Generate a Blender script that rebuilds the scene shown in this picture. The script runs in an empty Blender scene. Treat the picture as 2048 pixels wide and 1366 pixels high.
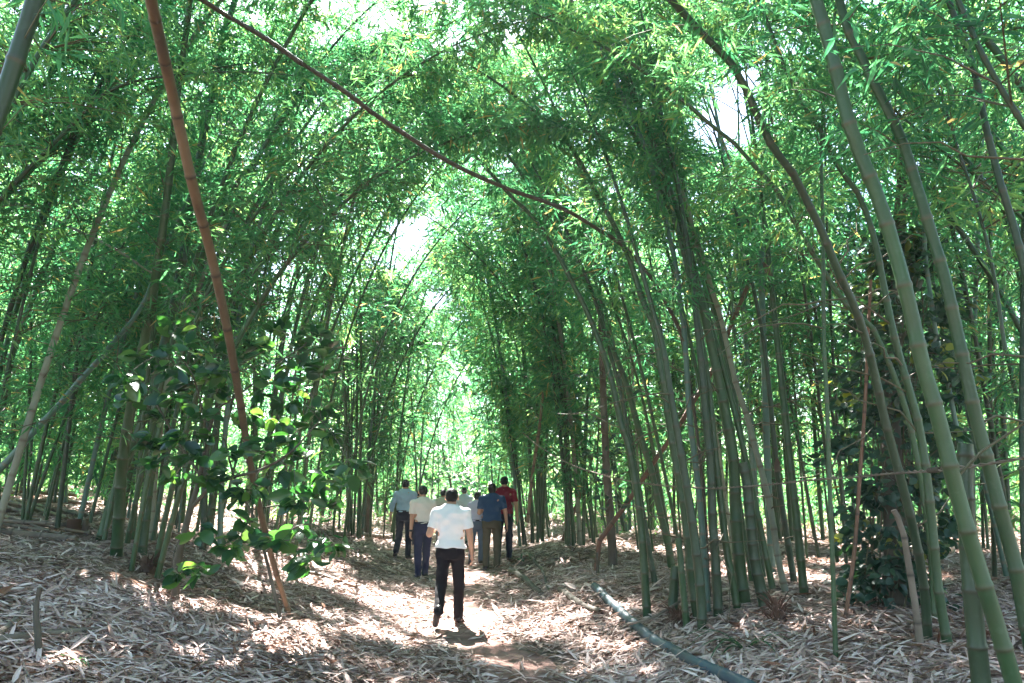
import bpy, math, random
import numpy as np
from mathutils import Vector

SC = bpy.context.scene
COL = SC.collection
rad = math.radians
RNG = np.random.default_rng(7)
random.seed(7)

# ------------------------------------------------------------------ camera, sky, sun
CAMZ, PITCH, FPX = 1.75, rad(10.6), 1562.0
cam_d = bpy.data.cameras.new('camera')
cam = bpy.data.objects.new('camera', cam_d); COL.objects.link(cam)
cam.location = (0, 0, CAMZ); cam.rotation_euler = (rad(90) + PITCH, 0, 0)
cam_d.sensor_width = 36; cam_d.lens = FPX / 2048 * 36
cam_d.clip_start = 0.05; cam_d.clip_end = 2000
SC.camera = cam
SUN_EL, SUN_AZ = rad(50), rad(-13)
SUND = np.array([math.sin(SUN_AZ) * math.cos(SUN_EL), math.cos(SUN_AZ) * math.cos(SUN_EL), math.sin(SUN_EL)])
W = bpy.data.worlds.new('World'); SC.world = W; W.use_nodes = True
wn = W.node_tree
sky = wn.nodes.new('ShaderNodeTexSky'); sky.sky_type = 'NISHITA'; sky.sun_disc = False
sky.sun_elevation = SUN_EL; sky.sun_rotation = SUN_AZ; sky.air_density = 1.0; sky.dust_density = 1.0
wn.links.new(sky.outputs[0], wn.nodes['Background'].inputs[0])
wn.nodes['Background'].inputs[1].default_value = 0.058
sl = bpy.data.lights.new('sun', 'SUN'); sl.energy = 5.0; sl.angle = rad(0.5); sl.color = (1, .97, .92)
so = bpy.data.objects.new('sun', sl); COL.objects.link(so)
so.rotation_euler = Vector(SUND).to_track_quat('Z', 'Y').to_euler(); so.location = (0, 0, 30)
SC.view_settings.view_transform = 'Standard'; SC.view_settings.look = 'None'
SC.view_settings.exposure = 3.65; SC.view_settings.gamma = 1
SC.cycles.max_bounces = 10; SC.cycles.diffuse_bounces = 6; SC.cycles.transmission_bounces = 6
SC.cycles.glossy_bounces = 2; SC.cycles.caustics_reflective = False; SC.cycles.caustics_refractive = False

# ------------------------------------------------------------------ ground shape and projection
PCX = ([-10, 3, 6, 8, 10, 13, 17, 25, 40, 70], [.6, .5, .35, .05, -.55, -.85, -.95, -1.4, -2.2, -4])
GREL = [-60, -25, -13, -8, -4.4, -2.5, -1.5, -.6, 0, .6, 1.1, 1.9, 3, 6, 20, 60]
GZ = [2.4, 1.95, 1.6, 1.25, .85, .36, .15, .02, 0, .02, .12, .33, .48, .6, .7, .8]
def gnd(x, y):
    x = np.asarray(x, float); y = np.asarray(y, float)
    r = x - np.interp(y, *PCX)
    z = np.interp(r, GREL, GZ) + .008 * np.clip(y - 17, 0, 60)
    z = z + .03 * np.sin(x * 1.7 + y * .6) * np.sin(y * 1.3 - x * .4) * np.clip(abs(r) - .3, 0, 1)
    z = z + .018 * np.sin(x * 4.1 + 1.3 * np.sin(y * 2.2)) * np.sin(y * 3.7 + x * 1.1)
    return z
CP, SP = math.cos(PITCH), math.sin(PITCH)
CAM = np.array([0, 0, CAMZ])
def ray(px, py):
    u, v = (px - 1024) / FPX, (683 - py) / FPX
    return np.array([u, CP - v * SP, SP + v * CP])
def at(px, py, Y):
    d = ray(px, py); return CAM + d * (Y / d[1])
def hit(px, py):
    d = ray(px, py); t = 2.0
    while t < 60:
        p = CAM + d * t
        if p[2] < gnd(p[0], p[1]): break
        t += .02
    return p
def depth(p): return p[1] * CP + (p[2] - CAMZ) * SP
def proj(p):
    dz = depth(p); return 1024 + p[0] / dz * FPX, 683 - (-p[1] * SP + (p[2] - CAMZ) * CP) / dz * FPX

# ------------------------------------------------------------------ mesh helpers
class MB:
    def __init__(s): s.V, s.L, s.S, s.A, s.n = [], [], [], [], 0
    def add(s, V, F, a=None):
        V = np.asarray(V, np.float32).reshape(-1, 3); F = np.asarray(F, np.int32)
        s.V.append(V); s.L.append((F + s.n).ravel()); s.S.append(np.full(len(F), F.shape[1], np.int32))
        s.A.append(np.zeros(len(V), np.float32) if a is None else np.broadcast_to(np.asarray(a, np.float32), (len(V),)))
        s.n += len(V)
    def build(s, name, mat, parent=None, smooth=True):
        me = bpy.data.meshes.new(name)
        if s.n:
            V = np.concatenate(s.V); L = np.concatenate(s.L); S = np.concatenate(s.S)
            me.vertices.add(len(V)); me.vertices.foreach_set('co', V.ravel())
            me.loops.add(len(L)); me.loops.foreach_set('vertex_index', L)
            me.polygons.add(len(S)); st = np.zeros(len(S), np.int32); st[1:] = np.cumsum(S)[:-1]
            me.polygons.foreach_set('loop_start', st)
            at_ = me.attributes.new('v', 'FLOAT', 'POINT'); at_.data.foreach_set('value', np.concatenate(s.A))
            me.update(calc_edges=True)
            me.polygons.foreach_set('use_smooth', np.full(len(S), smooth))
        me.materials.append(mat)
        o = bpy.data.objects.new(name, me); COL.objects.link(o)
        if parent is not None: o.parent = parent
        return o
def tag(o, label=None, cat=None, group=None, kind=None):
    for k, v in (('label', label), ('category', cat), ('group', group), ('kind', kind)):
        if v: o[k] = v
    return o
def empty(name, loc, label, cat, group=None):
    o = bpy.data.objects.new(name, None); COL.objects.link(o); o.empty_display_size = .1
    o.location = loc
    tag(o, label, cat, group)
    return o
def frames(P):
    T = np.gradient(P, axis=0); T /= np.linalg.norm(T, axis=1)[:, None] + 1e-9
    ref = np.array([.31, .95, .05]) if abs(T[0] @ np.array([.31, .95, .05])) < .9 else np.array([1., 0, 0])
    X = np.cross(T, ref); X /= np.linalg.norm(X, axis=1)[:, None] + 1e-9
    return T, X, np.cross(T, X)
def tube(mb, P, R, n=8, a=None, cap=True):
    P = np.asarray(P, float); R = np.broadcast_to(np.asarray(R, float), (len(P),)); m = len(P)
    T, X, Y = frames(P); an = np.arange(n) * 2 * np.pi / n
    V = P[:, None] + R[:, None, None] * (np.cos(an)[None, :, None] * X[:, None] + np.sin(an)[None, :, None] * Y[:, None])
    i = np.arange(m - 1)[:, None] * n; j = np.arange(n)[None]; k = (j + 1) % n
    F = np.stack([i + j, i + k, i + n + k, i + n + j], -1).reshape(-1, 4)
    aa = np.zeros(m) if a is None else np.broadcast_to(np.asarray(a, float), (m,))
    mb.add(V.reshape(-1, 3), F, np.repeat(aa, n))
    if cap:
        for q in (0, m - 1):
            mb.add(np.vstack([V[q], P[q][None]]), np.stack([np.arange(n), (np.arange(n) + 1) % n, np.full(n, n)], 1), aa[q])
def spline(P, step):
    P = np.asarray(P, float)
    Q = np.vstack([2 * P[0] - P[1], P, 2 * P[-1] - P[-2]]); out = []
    for i in range(1, len(Q) - 2):
        t = np.linspace(0, 1, 14, endpoint=False)[:, None]
        a, b, c, d = Q[i - 1], Q[i], Q[i + 1], Q[i + 2]
        out.append(.5 * (2 * b + (c - a) * t + (2 * a - 5 * b + 4 * c - d) * t**2 + (3 * b - a - 3 * c + d) * t**3))
    out = np.vstack(out + [P[-1:]])
    s = np.r_[0, np.cumsum(np.linalg.norm(np.diff(out, axis=0), axis=1))]
    q = np.linspace(0, s[-1], max(3, int(s[-1] / step) + 1))
    return np.stack([np.interp(q, s, out[:, k]) for k in range(3)], 1)
def unit(v): return v / (np.linalg.norm(v, axis=-1, keepdims=True) + 1e-9)

# ------------------------------------------------------------------ materials
def mat(name):
    m = bpy.data.materials.new(name); m.use_nodes = True
    nt = m.node_tree; return m, nt, nt.nodes, nt.links, nt.nodes['Principled BSDF']
def ramp(nt, src, stops):
    r = nt.nodes.new('ShaderNodeValToRGB'); e = r.color_ramp.elements
    e[0].position, e[0].color = stops[0][0], (*stops[0][1], 1); e[1].position, e[1].color = stops[-1][0], (*stops[-1][1], 1)
    for p, c in stops[1:-1]: q = e.new(p); q.color = (*c, 1)
    nt.links.new(src, r.inputs[0]); return r.outputs[0]
def attr(nt, n='v'):
    a = nt.nodes.new('ShaderNodeAttribute'); a.attribute_name = n; return a.outputs['Fac']
def noise(nt, scale, detail=4, obj=True, stretch=None):
    t = nt.nodes.new('ShaderNodeTexCoord'); n = nt.nodes.new('ShaderNodeTexNoise')
    n.inputs['Scale'].default_value = scale; n.inputs['Detail'].default_value = detail
    src = t.outputs['Object']
    if stretch:
        mp = nt.nodes.new('ShaderNodeMapping'); mp.inputs['Scale'].default_value = stretch
        nt.links.new(src, mp.inputs[0]); src = mp.outputs[0]
    nt.links.new(src, n.inputs[0]); return n.outputs['Fac']
def mix(nt, f, a, b, mode='MIX'):
    m = nt.nodes.new('ShaderNodeMix'); m.data_type = 'RGBA'; m.blend_type = mode
    for s, k in ((f, 0), (a, 6), (b, 7)):
        if hasattr(s, 'is_linked'): nt.links.new(s, m.inputs[k])
        else: m.inputs[k].default_value = s if k == 0 else (*s, 1)
    return m.outputs[2]
def bump(nt, bsdf, h, strength, dist=.01):
    b = nt.nodes.new('ShaderNodeBump'); b.inputs['Strength'].default_value = strength; b.inputs['Distance'].default_value = dist
    nt.links.new(h, b.inputs['Height']); nt.links.new(b.outputs[0], bsdf.inputs['Normal'])
def leaf_mat(name, refl, trans, tf=.5, rough=.45, gloss=.06):
    m, nt, N, L, P = mat(name)
    v = attr(nt)
    c1 = ramp(nt, v, refl); c2 = ramp(nt, v, trans)
    P.inputs['Roughness'].default_value = rough; P.inputs['Specular IOR Level'].default_value = gloss * 5
    L.new(c1, P.inputs['Base Color'])
    t = N.new('ShaderNodeBsdfTranslucent'); L.new(c2, t.inputs[0])
    mx = N.new('ShaderNodeMixShader'); mx.inputs[0].default_value = tf
    L.new(P.outputs[0], mx.inputs[1]); L.new(t.outputs[0], mx.inputs[2])
    L.new(mx.outputs[0], N['Material Output'].inputs[0]); return m
M = {}
M['leaf'] = leaf_mat('bamboo leaf', [(0, (.024, .09, .046)), (.5, (.04, .13, .058)), (.93, (.09, .185, .055)), (1, (.33, .25, .10))],
                     [(0, (.06, .30, .12)), (.5, (.15, .45, .15)), (.93, (.40, .63, .16)), (1, (.6, .45, .14))], .52, .38, .1)
M['broad'] = leaf_mat('broad leaf', [(0, (.014, .045, .028)), (.7, (.025, .075, .034)), (1, (.05, .13, .03))],
                      [(0, (.03, .15, .03)), (.7, (.09, .34, .04)), (1, (.25, .48, .06))], .34, .28, .14)
M['ivy'] = leaf_mat('vine leaf', [(0, (.025, .06, .042)), (.8, (.04, .09, .06)), (1, (.2, .22, .03))],
                    [(0, (.02, .07, .02)), (.8, (.05, .16, .03)), (1, (.5, .5, .05))], .3, .35, .1)
M['litter'] = leaf_mat('dry leaf', [(0, (.05, .028, .02)), (.14, (.22, .09, .05)), (.3, (.27, .165, .125)), (.6, (.56, .385, .335)), (1, (.82, .65, .60))],
                       [(0, (.10, .05, .03)), (1, (.35, .25, .16))], .12, .6, .05)
def culm_mat(name, base, hi, nodec, dirt, rough=.42):
    m, nt, N, L, P = mat(name)
    oi = N.new('ShaderNodeObjectInfo')
    c = mix(nt, oi.outputs['Random'], base, hi)
    c = mix(nt, ramp(nt, noise(nt, 3, 5), [(.42, (0, 0, 0)), (.75, (1, 1, 1))]), c, dirt)
    c = mix(nt, ramp(nt, noise(nt, 17, 6), [(.58, (0, 0, 0)), (.72, (.45, .45, .45))]), c, tuple(.9 * q + .03 for q in hi))
    c = mix(nt, ramp(nt, noise(nt, 6, 6, stretch=(1, 1, .3)), [(.55, (0, 0, 0)), (.75, (.5, .5, .5))]), c, tuple(.4 * q for q in base))
    g = N.new('ShaderNodeMath'); g.operation = 'MULTIPLY'; g.inputs[1].default_value = .9
    L.new(attr(nt), g.inputs[0])
    c = mix(nt, g.outputs[0], c, nodec)
    L.new(c, P.inputs['Base Color']); P.inputs['Roughness'].default_value = rough
    bump(nt, P, noise(nt, 40, 3, stretch=(1, 1, .15)), .25, .004); return m
M['green'] = culm_mat('green culm', (.020, .058, .020), (.036, .085, .028), (.075, .07, .04), (.04, .06, .022))
M['dark'] = culm_mat('dark culm', (.013, .036, .015), (.026, .056, .022), (.05, .045, .028), (.03, .038, .018))
M['blue'] = culm_mat('waxy culm', (.05, .11, .085), (.09, .17, .14), (.16, .13, .09), (.10, .15, .11))
M['grey'] = culm_mat('grey culm', (.20, .22, .17), (.27, .27, .2), (.14, .10, .07), (.16, .13, .09), .6)
M['dead'] = culm_mat('dead culm', (.15, .092, .050), (.18, .112, .062), (.035, .026, .02), (.075, .05, .033), .55)
M['arch'] = culm_mat('weathered culm', (.05, .045, .03), (.06, .05, .034), (.03, .025, .02), (.085, .055, .035), .6)
M['rust'] = culm_mat('brown culm', (.15, .065, .04), (.20, .09, .05), (.05, .03, .02), (.10, .05, .03), .6)
M['pipe'] = culm_mat('blue grey pole', (.026, .062, .090), (.038, .080, .110), (.14, .12, .10), (.06, .065, .06), .55)
M['twig'] = culm_mat('twig', (.10, .07, .04), (.14, .10, .06), (.06, .05, .03), (.07, .09, .04), .7)
M['bark'] = culm_mat('bark', (.07, .055, .04), (.10, .075, .05), (.03, .025, .02), (.15, .14, .11), .85)
M['redbark'] = culm_mat('reddish bark', (.10, .045, .025), (.14, .06, .035), (.03, .025, .02), (.06, .035, .025), .85)
M['log'] = culm_mat('old log', (.16, .12, .09), (.24, .18, .14), (.05, .04, .03), (.08, .055, .04), .8)
def ground_mat(name, stops, sc, rough=.95):
    m, nt, N, L, P = mat(name)
    n1 = noise(nt, sc, 8); L.new(ramp(nt, n1, stops), P.inputs['Base Color']); P.inputs['Roughness'].default_value = rough
    bump(nt, P, noise(nt, sc * 5, 8), .8, .03); return m
M['soil'] = ground_mat('soil', [(.3, (.07, .045, .035)), (.55, (.16, .115, .085)), (.75, (.27, .21, .17))], 9)
M['dirt'] = ground_mat('red dirt', [(.3, (.15, .075, .06)), (.55, (.26, .145, .115)), (.8, (.36, .235, .195))], 4)

# ------------------------------------------------------------------ setting: ground, path, litter
xs = np.r_[np.linspace(-60, -9, 60), np.linspace(-8.85, 8.85, 150), np.linspace(9, 60, 60)]
ys = np.r_[np.linspace(-25, 3, 24), np.linspace(3.1, 22, 190), np.linspace(22.4, 90, 70)]
gx, gy = np.meshgrid(xs, ys); gz = gnd(gx, gy)
mb = MB(); nx = len(xs); i = (np.arange(len(ys) - 1)[:, None] * nx + np.arange(nx - 1)[None]).ravel()
mb.add(np.stack([gx, gy, gz], -1).reshape(-1, 3), np.stack([i, i + 1, i + nx + 1, i + nx], 1))
tag(mb.build('ground', M['soil']), 'brown forest floor under the bamboo', None, None, 'structure')
mb = MB(); yy = np.linspace(-4, 45, 500); ww = np.linspace(-1, 1, 15)
wl = .40 + .10 * np.sin(yy * 1.9) + .06 * np.sin(yy * 5.3 + 1); wr = .42 + .09 * np.sin(yy * 2.3 + 2) + .06 * np.sin(yy * 6.1)
cx = np.interp(yy, *PCX)
px_ = cx[:, None] + np.where(ww < 0, ww[None] * wl[:, None], ww[None] * wr[:, None]); py_ = np.repeat(yy[:, None], 15, 1)
pz_ = gnd(px_, py_) + .012 - .03 * (abs(ww) > .95)[None]
i = (np.arange(499)[:, None] * 15 + np.arange(14)[None]).ravel()
mb.add(np.stack([px_, py_, pz_], -1).reshape(-1, 3), np.stack([i, i + 1, i + 16, i + 15], 1))
tag(mb.build('path', M['dirt']), 'trodden reddish dirt footpath through the litter', None, None, 'structure')

def leaves(mb, B, D, Nn, Ln, Wd, v, curl=.0, full=False):
    """lanceolate leaf blades: base B, direction D, normal Nn, length, width"""
    D = unit(D); S = unit(np.cross(D, Nn)); U = np.cross(S, D); Ln = Ln[:, None]; Wd = Wd[:, None] * .5
    n = len(B)
    if not full:
        V = np.stack([B, B + D * Ln * .38 + S * Wd, B + D * Ln - U * Ln * curl, B + D * Ln * .38 - S * Wd], 1)
        F = np.arange(n * 4).reshape(n, 4); k = 4
    else:
        m1, m2 = B + D * Ln * .3, B + D * Ln * .68 - U * Ln * curl * .35
        V = np.stack([B, m1 + S * Wd + U * Wd * .35, m2 + S * Wd * .75 + U * Wd * .25, B + D * Ln - U * Ln * curl,
                      m2 - S * Wd * .75 + U * Wd * .25, m1 - S * Wd + U * Wd * .35, m1, m2], 1)
        o = np.arange(n)[:, None] * 8
        F = np.concatenate([o + np.array(q)[None] for q in ([0, 1, 6, 6], [0, 6, 5, 5], [1, 2, 7, 6], [6, 7, 4, 5], [2, 3, 7, 7], [7, 3, 4, 4])])
        q4 = F[F[:, 2] != F[:, 3]]; q3 = F[F[:, 2] == F[:, 3]][:, :3]; k = 8
        mb.add(V.reshape(-1, 3), q4, np.repeat(v, k)); n0 = mb.n - n * 8
        mb.L.append((q3 + n0).ravel().astype(np.int32)); mb.S.append(np.full(len(q3), 3, np.int32))
        return
    mb.add(V.reshape(-1, 3), F, np.repeat(v, k))

def litter(mb, n, y0, y1, ln, wd, zoff, keep_path):
    y = np.sqrt(RNG.uniform(y0**2, y1**2, n)); x = RNG.uniform(-.78, .78, n) * (y + 1.2)
    r = x - np.interp(y, *PCX)
    keep = (abs(r) > .47 + .14 * np.sin(y * 2.1 + 3 * (r > 0)) + RNG.normal(0, .10, n)) | (RNG.random(n) < keep_path)
    x, y = x[keep], y[keep]; n = len(x)
    e = .05
    nrm = unit(np.stack([-(gnd(x + e, y) - gnd(x - e, y)) / (2 * e), -(gnd(x, y + e) - gnd(x, y - e)) / (2 * e), np.ones(n)], 1))
    nrm = unit(nrm + RNG.normal(0, .2, (n, 3)))
    a = RNG.uniform(0, 2 * np.pi, n); D = np.stack([np.cos(a), np.sin(a), RNG.normal(0, .12, n)], 1)
    D = unit(D - nrm * (D * nrm).sum(1)[:, None])
    B = np.stack([x, y, gnd(x, y) + RNG.uniform(.004, zoff, n)], 1)
    v = np.clip(RNG.beta(2.2, 2, n) + .12 * np.sin(x * 1.3) * np.sin(y * 1.1), 0, 1)
    leaves(mb, B, D, nrm, RNG.uniform(*ln, n), RNG.uniform(*wd, n), v, .06, True)
mb = MB()
litter(mb, 80000, 2.5, 8, (.09, .27), (.014, .036), .05, .05)
litter(mb, 130000, 7, 15, (.09, .24), (.014, .033), .045, .05)
litter(mb, 80000, 15, 30, (.16, .34), (.025, .055), .05, .14)
litter(mb, 30000, 29, 46, (.25, .5), (.04, .09), .05, .25)
litter(mb, 2200, 3, 16, (.22, .38), (.04, .085), .06, .05)
tag(mb.build('leaf_litter', M['litter'], smooth=False), 'dry pale bamboo leaves covering the forest floor', None, None, 'stuff')

mb = MB()
for q in range(1500):
    y = math.sqrt(random.uniform(3.5**2, 18**2)); x = random.uniform(-.75, .75) * (y + 1); a = random.uniform(0, 6.28); l = random.uniform(.12, .75)
    if abs(x - np.interp(y, *PCX)) < .5: continue
    t = np.linspace(-.5, .5, 4) * l; X = x + np.cos(a) * t + np.array([0, .02, -.015, 0]); Y = y + np.sin(a) * t
    tube(mb, np.stack([X, Y, gnd(X, Y) + random.uniform(.02, .06)], 1), random.uniform(.003, .009), 4, 0, False)
tag(mb.build('litter_twigs', M['log']), 'thin broken twigs scattered through the dry leaves', None, None, 'stuff')
# ------------------------------------------------------------------ gaps in the canopy that let the sun through
BEAMS = []
for px, py, r in [(870, 1228, .62), (760, 1205, .5), (680, 1175, .42), (950, 1235, .5), (905, 1085, .38), (600, 1160, .3), (540, 1120, .3),
                  (640, 1230, .3), (720, 1270, .3), (800, 1290, .25), (560, 1250, .2), (420, 1330, .18), (320, 1300, .16), (500, 1340, .2),
                  (960, 1320, .15), (1180, 1300, .12), (1240, 1290, .14), (1260, 1225, .14), (1150, 1245, .1), (1040, 1190, .12),
                  (940, 1150, .3), (930, 1170, .25), (770, 1080, .3), (700, 1075, .25), (640, 1020, .3), (480, 1120, .25), (520, 1180, .3),
                  (1060, 1340, .12), (1320, 1360, .12), (1795, 1200, .12), (60, 1000, .3), (470, 1000, .3), (1130, 1130, .2), (1290, 1120, .2), (130, 1340, .15), (230, 1290, .12)]:
    BEAMS.append((hit(px, py), r))
for q, r in (((-.9, 11.3, 1.3), .5), ((-3.6, 9.4, 1.9), .35), ((-3.0, 9.3, 1.2), .3), ((-4.1, 9.6, 2.3), .3), ((-2.6, 9.2, 2.2), .25), ((-2.2, 9.2, .8), .25), (at(300, 760, 10), .25), (at(400, 720, 9.6), .22), (at(430, 800, 9.6), .25), (at(540, 780, 9.2), .25), (at(630, 850, 9), .25), (at(350, 900, 9.8), .22), (at(560, 900, 9.4), .25), (at(640, 1070, 9), .25)): BEAMS.append((np.array(q), r))
for q in range(70):
    y = random.uniform(11, 34); x = np.interp(y, *PCX) + random.choice([-1, 1]) * random.uniform(1.5, .45 * y)
    BEAMS.append((np.array([x, y, gnd(x, y) + random.uniform(0, 4)]), random.uniform(.25, .65)))
VOIDS = []          # small breaks in the crowns where the sky shows
for px, py, r0 in ((1460, 215, 62), (1420, 265, 40), (1500, 160, 34), (1475, 240, 50), (805, 465, 32), (770, 515, 22), (850, 440, 15), (870, 590, 22), (1010, 325, 24), (700, 240, 16), (400, 175, 15), (330, 130, 12), (1975, 200, 16), (1900, 180, 14), (120, 330, 16), (90, 190, 12), (1290, 200, 18), (690, 330, 18)):
    for Y in np.arange(4, 72, .8): p = at(px, py, Y); VOIDS.append((p, r0 * depth(p) / FPX))
def sun_keep(P, rng, f=1.):
    """leaves missing where the canopy is broken: True = the leaf stays"""
    k = np.ones(len(P), bool)
    for o, r in BEAMS:
        w = P - o; t = w @ SUND; d = np.linalg.norm(w - t[:, None] * SUND, axis=1)
        k &= ~((t > 0) & (d < f * r * (1 + rng.normal(0, .18, len(P)))))
    lo, hi = P.min(0) - 1, P.max(0) + 1
    for p, r in VOIDS:
        if (p > lo).all() and (p < hi).all(): k &= np.linalg.norm(P - p, axis=1) > r * (1.05 + rng.normal(0, .22, len(P)))
    return k

# ------------------------------------------------------------------ bamboo
def stem_mesh(mb, P, R, sides=9, inter=.33, fine=True, jit=0):
    """a jointed culm: rings at each joint swell and carry the dark scar"""
    s = np.r_[0, np.cumsum(np.linalg.norm(np.diff(P, axis=0), axis=1))]; Lt = s[-1]
    nodes = []; q = inter * (.3 + .5 * random.random())
    while q < Lt - .05: nodes.append(q); q += inter * random.uniform(.85, 1.15)
    pos, sc, at_ = [0.], [1.06], [0.]
    for q in nodes:
        for dq, k, a in ((-.022, 1., .0), (-.008, 1.04, .75), (.0, 1.12, 1.), (.012, 1.07, .5), (.03, .985, .1), (inter * .5, .985, 0)) if fine else ((-.03, 1, 0), (0, 1.1, .9), (.035, 1, 0)):
            if pos[-1] + .002 < q + dq < Lt: pos.append(q + dq); sc.append(k); at_.append(a)
    pos.append(Lt); sc.append(1); at_.append(0)
    pos = np.array(pos); PP = np.stack([np.interp(pos, s, P[:, k]) for k in range(3)], 1)
    RR = np.interp(pos, s, R) * np.array(sc)
    tube(mb, PP, RR, sides, at_)
    return np.array(nodes), s
def foliage(lb, tb, P, R, rng, zmin, dens, lod, nb=(1, 3), lmax=1.5, cull=True, twigs=True):
    s = np.r_[0, np.cumsum(np.linalg.norm(np.diff(P, axis=0), axis=1))]; Lt = s[-1]
    q = np.arange(.5, Lt - .02, .26); q = q + rng.uniform(-.06, .06, len(q))
    NP = np.stack([np.interp(q, s, P[:, k]) for k in range(3)], 1)
    T = unit(np.gradient(P, axis=0)); NT = unit(np.stack([np.interp(q, s, T[:, k]) for k in range(3)], 1))
    zmin = min(zmin, P[:, 2].max() * .5)
    k = np.interp(NP[:, 2], [zmin - .4, zmin + 1.6], [0, 1]); sel = rng.random(len(q)) < k
    NP, NT, hq = NP[sel], NT[sel], (q / Lt)[sel]
    rep = rng.integers(nb[0], nb[1] + 1, len(NP)); rep = np.maximum(1, np.round(rep * dens)).astype(int)
    NP, NT, hq = (np.repeat(a, rep, 0) for a in (NP, NT, hq)); n = len(NP)
    if n == 0: return
    az = rng.uniform(0, 2 * np.pi, n)
    D = unit(np.stack([np.cos(az), np.sin(az), rng.uniform(-.1, .7, n)], 1) + .35 * NT)
    Lb = rng.uniform(.45, 1, n) * lmax * (1.15 - .75 * hq)
    tt = np.array([0, .35, .7, 1.]); dr = rng.uniform(.15, .45, n)
    C = NP[:, None] + D[:, None] * (Lb[:, None] * tt)[..., None]; C[..., 2] -= (dr * Lb)[:, None] * tt**2
    if cull:
        ok = sun_keep(C.reshape(-1, 3), rng, .9).reshape(n, 4).all(1); ok |= rng.random(n) < .12
        NP, NT, hq, D, Lb, C, dr = (a[ok] for a in (NP, NT, hq, D, Lb, C, dr)); n = len(NP)
        if n == 0: return
    if twigs:
        r0 = np.clip(.0075 * Lb, .003, .009); an = np.array([0, 2.094, 4.189]); X = unit(np.cross(D, [.2, .3, 1])); Y = np.cross(D, X)
        V = C[:, :, None] + (r0[:, None] * np.array([1, .7, .45, .2]))[:, :, None, None] * (np.cos(an)[:, None] * X[:, None, None] + np.sin(an)[:, None] * Y[:, None, None])
        b = np.arange(n)[:, None, None] * 12 + np.arange(3)[None, :, None] * 3; j = np.arange(3)[None, None]; k2 = (j + 1) % 3
        FF = np.stack([b + j, b + k2, b + 3 + k2, b + 3 + j], -1).reshape(n, -1, 4)
        if n > 12: tb.add(V.reshape(-1, 3), FF.reshape(-1, 4), .2); tb.bulk = True
        else:
            for q in range(n): tb.add(V[q].reshape(-1, 3), FF[0], .2)
    m = 7; cl = 6
    t = rng.uniform(.18, 1.02, (n, m))
    c = NP[:, None] + D[:, None] * (Lb[:, None] * t)[..., None]; c[..., 2] -= (dr[:, None] * Lb[:, None]) * t**2
    c = c + rng.normal(0, .09, c.shape) * Lb[:, None, None]
    side = rng.normal(0, 1, (n, m, 3)); side[..., 2] = side[..., 2] * .35 - .25
    side = unit(side + .5 * D[:, None])
    c = c.reshape(-1, 3); side = side.reshape(-1, 3)
    if lod > 1.3:
        kp = rng.random(len(c)) < 1.5 / lod**1.4; c, side = c[kp], side[kp]
    B = np.repeat(c, cl, 0) + rng.normal(0, .035 * lod, (len(c) * cl, 3)) + np.repeat(side, cl, 0) * (np.tile(np.arange(cl), len(c)) * .03 * lod)[:, None]
    Dl = unit(np.repeat(side, cl, 0) + rng.normal(0, .55, B.shape) + np.array([0, 0, -.35]))
    if cull:
        kp = sun_keep(B, rng); B, Dl = B[kp], Dl[kp]
    n2 = len(B)
    Nn = unit(rng.normal(0, .75, (n2, 3)) + np.array([0, 0, 1.]))
    ln = rng.uniform(.09, .225, n2) * lod; wd = ln * rng.uniform(.11, .17, n2)
    base = rng.uniform(.1, .75); v = np.clip(base + rng.normal(0, .2, n2), 0, .93); v[rng.random(n2) < .022] = 1
    leaves(lb, B, Dl, Nn, ln, wd, v, .15)
def bamboo(P, R, m, label, group, zmin=3., dens=1., sides=9, inter=.33, lmax=1.5, name='bamboo', nb=(1, 3), leafy=True, bare=0, seed=None, fine=True):
    """one bamboo: an empty at its foot with stem, branches and foliage"""
    rng = np.random.default_rng(seed if seed is not None else abs(hash(label)) % 10**6 if False else random.randrange(10**6))
    foot = P[0].copy(); root = empty(name, foot, label, 'bamboo', group)
    Q = P - foot
    if sides == 12 and len(Q) > 30:
        for i in np.random.default_rng(len(P)).integers(len(Q) // 5, len(Q) * 3 // 4, random.choice([0, 0, 1]) if R[0] < .05 else 0):
            c = MB(); r = R[i] * 1.12; a0 = random.uniform(0, 6.28); L = random.uniform(.12, .24); V = []; t = unit(Q[i + 1] - Q[i]); fl = random.uniform(.02, .16)
            e1 = unit(np.cross(t, [0, 1., .2])); e2 = np.cross(t, e1)
            for q in np.linspace(0, 1, 6):
                for w in np.linspace(-1, 1, 5): an = a0 + w * 1.15 * (1 - q * .97); V.append(Q[i] + t * L * q + (r + fl * q**2) * (math.cos(an) * e1 + math.sin(an) * e2))
            k = (np.arange(5)[:, None] * 5 + np.arange(4)[None]).ravel(); c.add(V, np.stack([k, k + 1, k + 6, k + 5], 1), random.uniform(.15, .6)); c.build('sheath', M['log'], root)
    sb = MB(); stem_mesh(sb, Q, R, sides, inter, fine); sb.build('stem', m, root)
    if not leafy: return root
    lb, tb = MB(), MB(); mid = P[len(P) * 2 // 3]; d = max(1., math.hypot(mid[0], mid[1]))
    foliage(lb, tb, P, R, rng, zmin, dens, float(np.clip(d / 11, 1, 2.4)), nb, lmax)
    if bare:
        for b in bare_twigs(P - foot, rng, bare): b.build('branch', M['twig'], root)
    for b, nm, mm in ((tb, 'branch_sprays', M['twig']), (lb, 'foliage', M['leaf'])):
        if b.n and nm == 'branch_sprays' and not getattr(b, 'bulk', False):
            for v, f in zip(b.V, b.L):
                c = MB(); c.add(v - foot.astype(np.float32), f.reshape(-1, 4) - f.min(), .2); c.build('branch', mm, root)
        elif b.n:
            b.V = [v - foot.astype(np.float32) for v in b.V]; b.build(nm, mm, root, smooth=(nm == 'branch_sprays'))
    return root
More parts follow.
